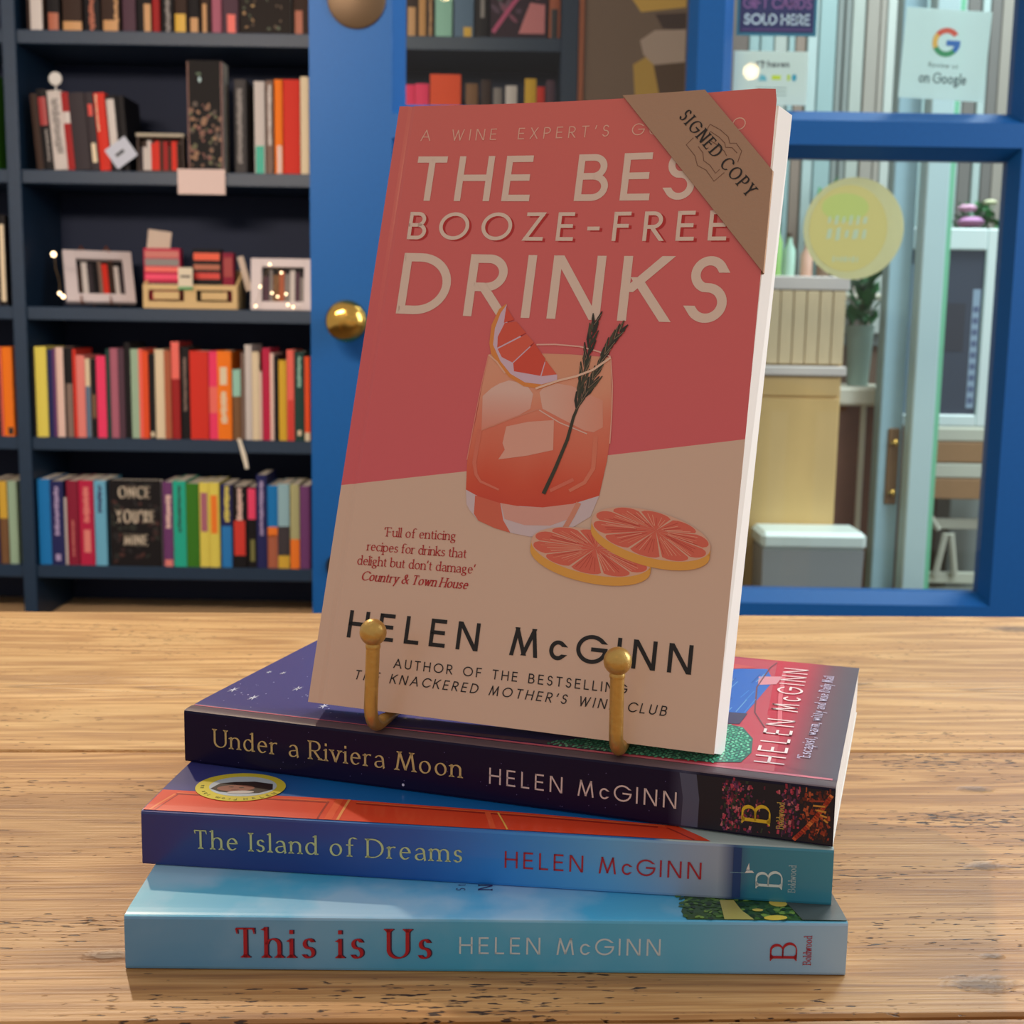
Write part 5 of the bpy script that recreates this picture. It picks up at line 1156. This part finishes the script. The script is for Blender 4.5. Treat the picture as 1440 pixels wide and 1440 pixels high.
# --- poster beyond the left pane
t = thing('wall_poster', plabel('large brown poster with yellow and pink shapes behind the door'), 'poster', (0, 3006, 0))
MB().box(131, 436, 0, 10, 560, 1150).build('panel', mat('poster_panel', (134, 108, 88), .7), t)
A = Art(lambda u, v, o: (u, -.4 - o, v))
A.fill([(232, 900), (268, 850), (368, 862), (368, 960), (232, 960)], (236, 186, 84), .1); A.fill([(300, 846), (369, 850), (369, 812), (318, 816)], (72, 46, 34), .2)
A.fill([(268, 790), (300, 812), (369, 815), (369, 745), (300, 738), (276, 760)], (206, 178, 160), .3); A.fill([(254, 738), (284, 756), (300, 736), (322, 640), (262, 640)], (214, 168, 72), .2); A.fill([(300, 736), (369, 748), (369, 640), (322, 640)], (96, 66, 38), .15)
A.build('poster_print', t)
MB().box(131, 143, -8, 0, 560, 1150).build('edge_strip', mat('poster_edge', (176, 96, 56), .6), t)

# ------------------------------------------------------------------ glazed door
dr = bpy.data.objects.new('door_1', None); COL.objects.link(dr); dr['kind'] = 'structure'; dr['label'] = 'bright blue glazed door with four panes and a brass knob'
DY0, DY1 = 1895, 1940; ZB, ZT = -755, 1250
cols = [(-163, 240), (303, 706)]; rows_ = [(-225, 408), (474, 1150)]; bw = 16; br = 10
def member(nm, x0, x1, z0, z1): MB().box(x0, x1, DY0, DY1, z0, z1).build(nm, BLUE, dr)
member('stile', -296, cols[0][0] - bw, ZB, ZT); member('stile', cols[0][1] + br, cols[1][0] - bw, ZB, ZT); member('stile', cols[1][1] + br, 840, ZB, ZT)
for (xa, xb) in cols:
    member('rail', xa - bw, xb + br, ZB + 300, rows_[0][0] - bw); member('rail', xa - bw, xb + br, rows_[0][1] + bw, rows_[1][0] - bw); member('rail', xa - bw, xb + br, rows_[1][1] + bw, ZT)
    MB().box(xa - bw, xb + br, DY0 + 12, DY1 - 8, ZB, ZB + 300).build('lower_panel', BLUE, dr)
    for (za, zb_) in rows_:
        f_, g_ = DY0 + 1, DY0 + 26
        O = [(xa - bw, za - bw), (xb + br, za - bw), (xb + br, zb_ + bw), (xa - bw, zb_ + bw)]; I = [(xa, za), (xb, za), (xb, zb_), (xa, zb_)]
        bd = MB()
        for k in range(4):
            a, b = k, (k + 1) % 4
            bd.add([(O[a][0], f_, O[a][1]), (O[b][0], f_, O[b][1]), (I[b][0], g_, I[b][1]), (I[a][0], g_, I[a][1])], [(0, 1, 2, 3)])
            bd.add([(I[a][0], g_, I[a][1]), (I[b][0], g_, I[b][1]), (I[b][0], DY1, I[b][1]), (I[a][0], DY1, I[a][1])], [(0, 1, 2, 3)])
            bd.add([(O[a][0], DY1, O[a][1]), (O[b][0], DY1, O[b][1]), (I[b][0], DY1, I[b][1]), (I[a][0], DY1, I[a][1])], [(3, 2, 1, 0)])
        bd.build('glazing_bead', BLUE, dr)
        MB().box(xa - 4, xb + 4, g_ + 1, g_ + 5, za - 4, zb_ + 4).build('glass_pane', GLASS, dr)
kn = MB().lathe([(.5, -56), (12, -55), (22, -51), (28.5, -43), (30, -34), (27, -25), (19, -18), (11, -14), (9.5, -8), (12, -5), (23, -4), (25, 0), (.5, 0)], (-240, DY0, 166), 40, 'y')
fixn(kn.build('door_knob', BRASS, dr, smooth=True))['label'] = 'round polished brass door knob'
fixn(MB().lathe([(.5, -4), (38, -4), (41, -2), (41, 0), (.5, 0)], (-229, DY0, 612), 48, 'y').build('finger_plate', mat('aged_bronze', (92, 72, 50), .5, .5, bump=.2), dr, smooth=True))['label'] = 'round dark bronze plate above the knob'
fixn(MB().lathe([(.5, -4), (18, -4), (20, -1), (20, 0), (.5, 0)], (-256, DY0, -196), 32, 'y').build('keyhole_cover', mat('black_iron', (14, 16, 22), .5), dr, smooth=True))['label'] = 'dark round keyhole cover'
# --- signs and stickers on the glass
SY = 1927.6
def glassart(): return Art(lambda u, v, o: (u, -o, v))
def sticker(name, label, cx, cz, build_, rot=0.0):
    t = thing(name, plabel(label), 'sticker', (cx, SY, cz), (0, rot, 0)); build_(t); return t
def s_gift(t):
    MB().box(-57, 57, 0, .6, -34, 50).build('sheet', mat('sticker_teal_edge', (40, 120, 150), .5), t)
    A = glassart(); A.fill([(-53, -30), (53, -30), (53, 50), (-53, 50)], (34, 36, 96), .3, 90, 200)
    A.text('GIFT CARDS', (-49, 3), (49, 3), 15, (150, 96, 160), .6, .14); A.text('SOLD HERE', (-47, -19), (47, -19), 15, (206, 220, 240), .6, .16)
    A.line([(-50, -26), (50, -25)], 1.5, (110, 60, 130), .6, 100)
    A.build('sign_print', t)
sticker('window_sign', 'navy sign about gift cards at the top of the right pane', 365.5, 612, s_gift)
def s_white(t):
    A = glassart()
    MB().box(-53, 53, 0, .6, -37, 37).build('sheet', film('sticker_white', (240, 248, 246), .94), t)
    A.line([(-20, 14), (-20, 22), (-12, 22), (-12, 14)], 2, (60, 70, 84), .4, 90); A.line([(-8, 20), (-14, 24)], 1.6, (60, 70, 84), .4, 90)
    A.text('haven', (-5, 15), (26, 15), 9, (70, 80, 92), .4, .16)
    A.fill([(-17, -4), (-5, -4), (-7, 3), (-14, 5)], (110, 186, 206), .4, 60); A.fill([(2, -2), (15, -2), (15, 4), (2, 4)], (206, 222, 50), .4, 60); A.fill([(24, -3), (28, -3), (28, 5), (24, 5)], (196, 216, 60), .4, 60); A.ellipse(34, 1, 3.4, 5, (50, 160, 190), .4)
    for z in (-14, -19, -24): A.fill([(-20, z), (24, z), (24, z + 1.2), (-20, z + 1.2)], (150, 170, 170), .4, 60)
    A.build('sign_print', t)
sticker('window_sign', 'white sign with small blue and yellow icons beside the centre stile', 360, 520, s_white)
def s_g(t):
    MB().box(-61, 61, 0, .6, -62, 62).build('sheet', film('sticker_frost', (236, 252, 252), .8), t)
    A = glassart(); R0, R1 = 12.5, 20; C = (0, 17)
    def arc(a0, a1, c):
        p = [(C[0] + R1 * math.cos(math.radians(a0 + (a1 - a0) * i / 14)), C[1] + R1 * math.sin(math.radians(a0 + (a1 - a0) * i / 14))) for i in range(15)] + [(C[0] + R0 * math.cos(math.radians(a1 + (a0 - a1) * i / 14)), C[1] + R0 * math.sin(math.radians(a1 + (a0 - a1) * i / 14))) for i in range(15)]
        A.fill(p, c, .5, 3, 60)
    arc(38, 142, (226, 90, 70)); arc(142, 208, (240, 184, 90)); arc(208, 315, (60, 150, 100)); arc(315, 360, (50, 110, 190))
    A.fill([(0, 12.5), (19.8, 12.5), (20, 20), (0, 20)], (50, 110, 190), .55, 60)
    A.text('Review us', (-22, -18), (20, -18), 7, (130, 150, 150), .5, .12); A.text('on Google', (-34, -40), (34, -40), 15, (100, 120, 124), .5, .13, hs=.8)
    A.build('sign_print', t)
sticker('window_sign', 'square white sign with a multicoloured ring letter, right pane top', 608, 556, s_g, .045)
def s_gold(t):
    fixn(MB().lathe([(.5, 0), (73, 0), (73, .8), (.5, .8)], n=56, axis='y').build('sheet', film('sticker_gold', (244, 238, 196), .85), t))
    A = glassart(); A.ellipse(-8, 0, 57, 62, (224, 206, 132), .4, 0, 40); A.ellipse(-14, 30, 34, 20, (204, 212, 122), .5)
    random.seed(31)
    for z, n_, s_ in ((12, 6, 9), (-8, 5, 11), (-44, 7, 5)):
        for k in range(n_):
            x = -10 + (k - (n_ - 1) / 2) * s_ * 1.15; w_ = s_ * .38 * random.uniform(.7, 1.2); h_ = s_ * .75 * random.uniform(.7, 1.2)
            A.fill([(x - w_, z - h_), (x + w_ * .6, z - h_ * .8), (x + w_, z + h_), (x - w_ * .5, z + h_ * .8)], (202, 216, 190), .6, 30)
    A.build('sign_print', t)
sticker('round_sticker', 'large round pale gold sticker on the lower right pane', 491, 311, s_gold)

# ------------------------------------------------------------------ display behind the right-hand panes
t = thing('slatted_screen', plabel('tall screen of grey and white upright slats behind the door glass'), 'screen', (0, 3300, 0))
random.seed(14); x = 500; cs = [(166, 172, 168), (128, 136, 134), (186, 194, 190), (108, 96, 90), (150, 178, 180), (140, 122, 110), (170, 178, 172), (112, 110, 108), (176, 196, 196), (156, 150, 142)]
i = 0
while x < 1290:
    w_ = random.choice([18, 22, 28, 34, 44]); c = random.choice(cs)
    MB().box(x, x + w_ - 3, random.uniform(0, 8), 22, 150, 1250, bev=2).build('slat', mat('slat_paint_%d' % cs.index(c), c, .6, var=.06, stretch=(1, 1, .2)), t); x += w_; i += 1
MB().box(490, 1300, 24, 34, 120, 160).box(490, 1300, 24, 34, 1200, 1240).build('batten', mat('slat_paint_1', (128, 136, 134), .6), t)
struct(MB().box(470, 1500, 3335, 3350, -760, 320).build('trim_1', mat('dark_panel', (116, 92, 76), .8, var=.2)))
# chest
PW = mat('chest_ply', (214, 178, 118), .55, bump=.2, stretch=(2, 2, .5), bscale=10, var=.12)
PT = mat('chest_top_board', (206, 196, 190), .6)
t = thing('wooden_chest', plabel('pale plywood cabinet with boarded top section behind the door glass'), 'cabinet', (0, 2500, 0))
MB().box(408, 632, 14, 180, 92, 236, bev=2).build('carcass', PW, t)
MB().box(408, 636, 0, 186, 236, 262, bev=2).build('top', PT, t)
for k in range(9): MB().box(406 + k * 25, 406 + k * 25 + 23.2, 0, 14, 96, 234, bev=1.2).build('board', mat('chest_board', (216, 192, 152), .6, bump=.2, stretch=(2, 2, .3), var=.1), t)
MB().box(408, 636, -8, 186, 74, 92, bev=2).build('ledge', PT, t)
MB().box(408, 631, 10, 180, -758, 74, bev=2).build('lower_body', PW, t)
MB().box(410, 627, 2, 10, -700, 30, bev=1.5).build('door', PW, t); MB().box(410, 627, 4, 10, 34, 72, bev=1.5).build('drawer', PW, t)
# bottles and small items on the chest
random.seed(6)
for k, (x, h_, c, lab) in enumerate(((482, 92, (222, 176, 92), 'orange'), (506, 110, (150, 196, 110), 'pale green'), (532, 84, (176, 214, 196), 'mint'), (566, 70, (214, 170, 150), 'peach'), (598, 96, (128, 104, 84), 'brown'))):
    t = thing('bottle', plabel('%s bottle standing on the pale cabinet' % lab), 'bottle', (x, 2570, 262.4), group='bottles on the pale cabinet')
    fixn(MB().lathe([(.5, 0), (11, 0), (12, 4), (12, h_ * .6), (5, h_ * .78), (4.5, h_ * .92), (.5, h_ * .92)], n=18).build('body', mat('bottle_' + lab.replace(' ', '_'), c, .3), t, smooth=True))
    fixn(MB().lathe([(.5, h_ * .9), (5.6, h_ * .9), (5.6, h_), (.5, h_)], n=14).build('cap', mat('bottle_cap', (90, 74, 60), .5), t))
# storage bin
t = thing('storage_bin', plabel('grey plastic bin with a white lid, behind the lower right pane'), 'bin', (566, 2400, -760))
m = MB(); m.add([(-88, 0, 0), (88, 0, 0), (88, 90, 0), (-88, 90, 0), (-94, -6, 512), (96, -6, 512), (96, 96, 512), (-94, 96, 512)], [(3, 2, 1, 0), (4, 5, 6, 7), (0, 1, 5, 4), (1, 2, 6, 5), (2, 3, 7, 6), (3, 0, 4, 7)]); m.build('body', mat('bin_grey', (150, 152, 152), .5), t)
MB().box(-98, 100, -10, 100, 512, 546, bev=8).build('lid', mat('bin_lid', (214, 226, 220), .4), t)
# pale blue posts
PB_ = mat('post_paint', (164, 200, 214), .5, var=.05); t = thing('wooden_post', plabel('pale blue post with a brown latch plate behind the glass'), 'post', (788, 2700, -760))
MB().box(-24, 24, 0, 50, 0, 1900, bev=3).build('shaft', PB_, t); MB().box(-6, 18, -6, 0, 560, 720, bev=2).build('latch_plate', mat('latch_brown', (128, 96, 62), .5), t)
for z in (585, 690): fixn(MB().lathe([(.5, -12), (7, -10), (8, -5), (4, 0), (.5, 0)], (6, -6, z), 14, 'y').build('latch_knob', BRASS, t, smooth=True))
t = thing('wooden_post', plabel('white post with a green edge behind the right pane'), 'post', (842, 2650, -760))
MB().box(-27, 20, 0, 50, 0, 1900, bev=3).build('shaft', mat('post_white', (186, 212, 216), .5), t); MB().box(20, 30, 4, 50, 0, 1900).build('green_edge', mat('post_green', (120, 200, 160), .5), t)
# framed notice
t = thing('framed_notice', plabel('white framed notice with dark print leaning behind the posts'), 'frame', (0, 2760, 0))
WF = mat('notice_frame', (226, 240, 240), .5)
MB().box(984, 1014, 0, 14, -40, 375, bev=3).build('frame_side', WF, t); MB().box(780, 806, 0, 14, -40, 375, bev=3).build('frame_side', WF, t)
MB().box(806, 984, 0, 14, -40, -14, bev=3).build('frame_rail', WF, t); MB().box(806, 984, 0, 14, 330, 375, bev=3).build('frame_rail', WF, t)
MB().box(806, 984, 8, 12, -14, 330).build('backing', mat('notice_dark', (58, 66, 84), .6), t)
A = Art(lambda u, v, o: (u, 7.6 - o, v))
A.fill([(808, -12), (884, -12), (884, 300), (808, 300)], (140, 166, 186), .1, 200, 200); A.fill([(964, 0), (980, 0), (980, 250), (964, 250)], (150, 172, 196), .1, 200, 200)
for k in range(9): A.fill([(966, 10 + k * 24), (978, 10 + k * 24), (978, 22 + k * 24), (966, 22 + k * 24)], (90, 104, 140), .3, 60)
A.fill([(910, 120), (950, 120), (950, 220), (910, 220)], (44, 46, 60), .3, 200); A.build('notice_print', t)
# white bracket shelf with plants
t = thing('display_shelf', plabel('white shelf on a brown stand between the cabinet and the posts'), 'shelf', (0, 2860, 0))
MB().box(690, 822, -90, 90, 0, 40, bev=6).build('shelf_board', mat('shelf_white', (230, 224, 206), .5), t)
MB().box(690, 800, -60, 80, -760, 0, bev=2).build('stand', mat('brown_stand', (128, 84, 64), .6, var=.15), t); MB().box(748, 760, -70, -60, -420, 0, bev=1).build('batten', mat('shelf_white', (230, 224, 206), .5), t)
def leaves(mb, cx, cy, cz, n, spread, hgt, ll):
    for k in range(n):
        a = random.uniform(0, 6.28); e = random.uniform(.1, 1.2); d = Vector((math.cos(a) * math.cos(e), math.sin(a) * math.cos(e), math.sin(e))); s_ = Vector((-math.sin(a), math.cos(a), 0))
        b = Vector((cx + random.uniform(-spread, spread), cy + random.uniform(-spread, spread) * .6, cz + random.uniform(0, hgt))); l = random.uniform(.7, 1.2) * ll; w_ = l * .22
        mb.add([b, b + d * l * .5 + s_ * w_ + Vector((0, 0, 3)), b + d * l, b + d * l * .5 - s_ * w_ + Vector((0, 0, 3))], [(0, 1, 2, 3)])
GRN = mat('leaf_green', (52, 128, 70), .5, var=.3, bscale=30)
def plant(label, x, y, z, potc, pr, ph, n, spread, hgt, ll, flowers=None):
    t = thing('potted_plant', plabel(label), 'plant', (x, y, z))
    fixn(MB().lathe([(.5, 0), (pr * .75, 0), (pr, ph), (pr * .92, ph), (pr * .9, ph - 6), (.5, ph - 8)], n=24).build('pot', mat('pot_' + '_'.join(map(str, potc)), potc, .5), t, smooth=True))
    m = MB(); leaves(m, 0, 0, ph - 5, n, spread, hgt, ll); fo = m.build('foliage', GRN, t); fo['kind'] = 'stuff'
    fixn(MB().tube([(0, 0, ph - 8), (3, 0, ph + hgt * .6)], 2, 6).build('stem', mat('stem_green', (90, 110, 60), .6), t))
    if flowers:
        for (dx_, dz, r_, c) in flowers: fixn(MB().lathe([(1, -r_ * .4), (r_ * .8, -r_ * .3), (r_, 0), (r_ * .6, r_ * .3), (1, r_ * .2)], (dx_, -6, dz), 12).build('flower', mat('petal_%d_%d_%d' % c, c, .6), t, smooth=True))
random.seed(8)
plant('green plant in a pale pot on the white shelf', 752, 2850, 40.5, (176, 206, 200), 30, 130, 60, 26, 120, 60)
t = thing('hanging_shelf', plabel('small white bracket shelf above the leafy plant'), 'shelf', (0, 3240, 0))
MB().box(640, 900, -90, 50, 232, 246, bev=2).build('shelf_board', mat('shelf_white', (230, 224, 206), .5), t); MB().box(700, 706, -60, 50, 190, 232).build('bracket', mat('shelf_white', (230, 224, 206), .5), t)
plant('bushy plant on the small bracket shelf', 780, 3200, 246.5, (120, 116, 110), 30, 50, 90, 44, 190, 60, [(70, 178, 12, (224, 110, 130))])
# pink flowers on a pedestal at the right
t = thing('pedestal', plabel('slim grey pedestal under the pink flowering plant'), 'pedestal', (1135, 3200, -760))
MB().box(-60, 60, -50, 50, 0, 1010, bev=4).build('column', mat('pedestal_grey', (150, 160, 158), .7), t); MB().box(-70, 70, -60, 60, 1010, 1030, bev=4).build('cap', mat('pedestal_grey', (150, 160, 158), .7), t)
plant('flowering plant with pink and magenta blooms at the far right', 1112, 3180, 270.5, (170, 40, 96), 44, 70, 80, 50, 110, 50, [(-24, 150, 34, (206, 150, 200)), (-34, 182, 24, (226, 176, 206)), (18, 196, 18, (226, 226, 190)), (26, 126, 20, (210, 60, 90)), (-6, 92, 40, (176, 40, 100)), (-46, 104, 26, (176, 40, 100))])
# white and brown drawers / stool
t = thing('slatted_stool', plabel('brown and white slatted stool at the lower right behind glass'), 'stool', (0, 2980, 0))
SB = mat('stool_brown', (166, 126, 86), .6, var=.1); SW = mat('stool_white', (206, 208, 192), .6)
for (z0, z1, m_) in ((-90, -60, SW), (-140, -92, SB), (-175, -142, SW), (-225, -177, SB)): MB().box(930, 1160, 0, 90, z0, z1, bev=2).build('slat', m_, t)
for x in (936, 1134): MB().box(x, x + 20, 10, 80, -760, -60, bev=2).build('leg', SW, t)
MB().box(956, 1134, 30, 46, -300, -276, bev=2).build('stretcher', SW, t); MB().box(956, 1134, 30, 46, -430, -404, bev=2).build('stretcher', SW, t)
fixn(MB().tube([(960, 20, -240), (1000, 16, -300)], 7, 8).build('brace', SW, t)); fixn(MB().tube([(1000, 20, -410), (1016, 16, -310), (1030, 16, -310), (1046, 20, -410)], 8, 8).build('brace', SW, t))
# low brown box below it
t = thing('cardboard_box', plabel('brown box on the floor under the slatted stool'), 'box', (1045, 2990, -759.5))
MB().box(-70, 70, 0, 60, 0, 300, bev=2).build('carton', SB, t); MB().box(-72, 72, -2, 62, 300, 312, bev=2).build('lid', SW, t)

# ------------------------------------------------------------------ pendant bulbs behind the viewer; left one added for warm light and knob highlights
BG = bpy.data.materials.new('bulb_glow'); BG.use_nodes = True; _b = BG.node_tree.nodes['Principled BSDF']; _b.inputs['Emission Color'].default_value = (1, .66, .34, 1); _b.inputs['Emission Strength'].default_value = 34; _b.inputs['Base Color'].default_value = (1, .8, .5, 1)
for i, (x, y, z, lab) in enumerate(((846, -1062, 1077, 'warm round pendant bulb to the right behind the viewer'), (-250, -700, 1250, 'added warm round pendant bulb to the left, unseen behind the viewer'))):
    t = thing('pendant_bulb', plabel(lab), 'lamp', (x, y, z), group='pendant bulbs')
    fixn(MB().ball((0, 0, 0), 28, 24).build('bulb', BG, t, smooth=True)); fixn(MB().lathe([(.5, 24), (16, 24), (16, 74), (.5, 74)], n=18).build('socket', BRASS, t)); fixn(MB().tube([(0, 0, 74), (0, 0, 1200)], 2.5, 8).build('cord', cmat('black'), t))
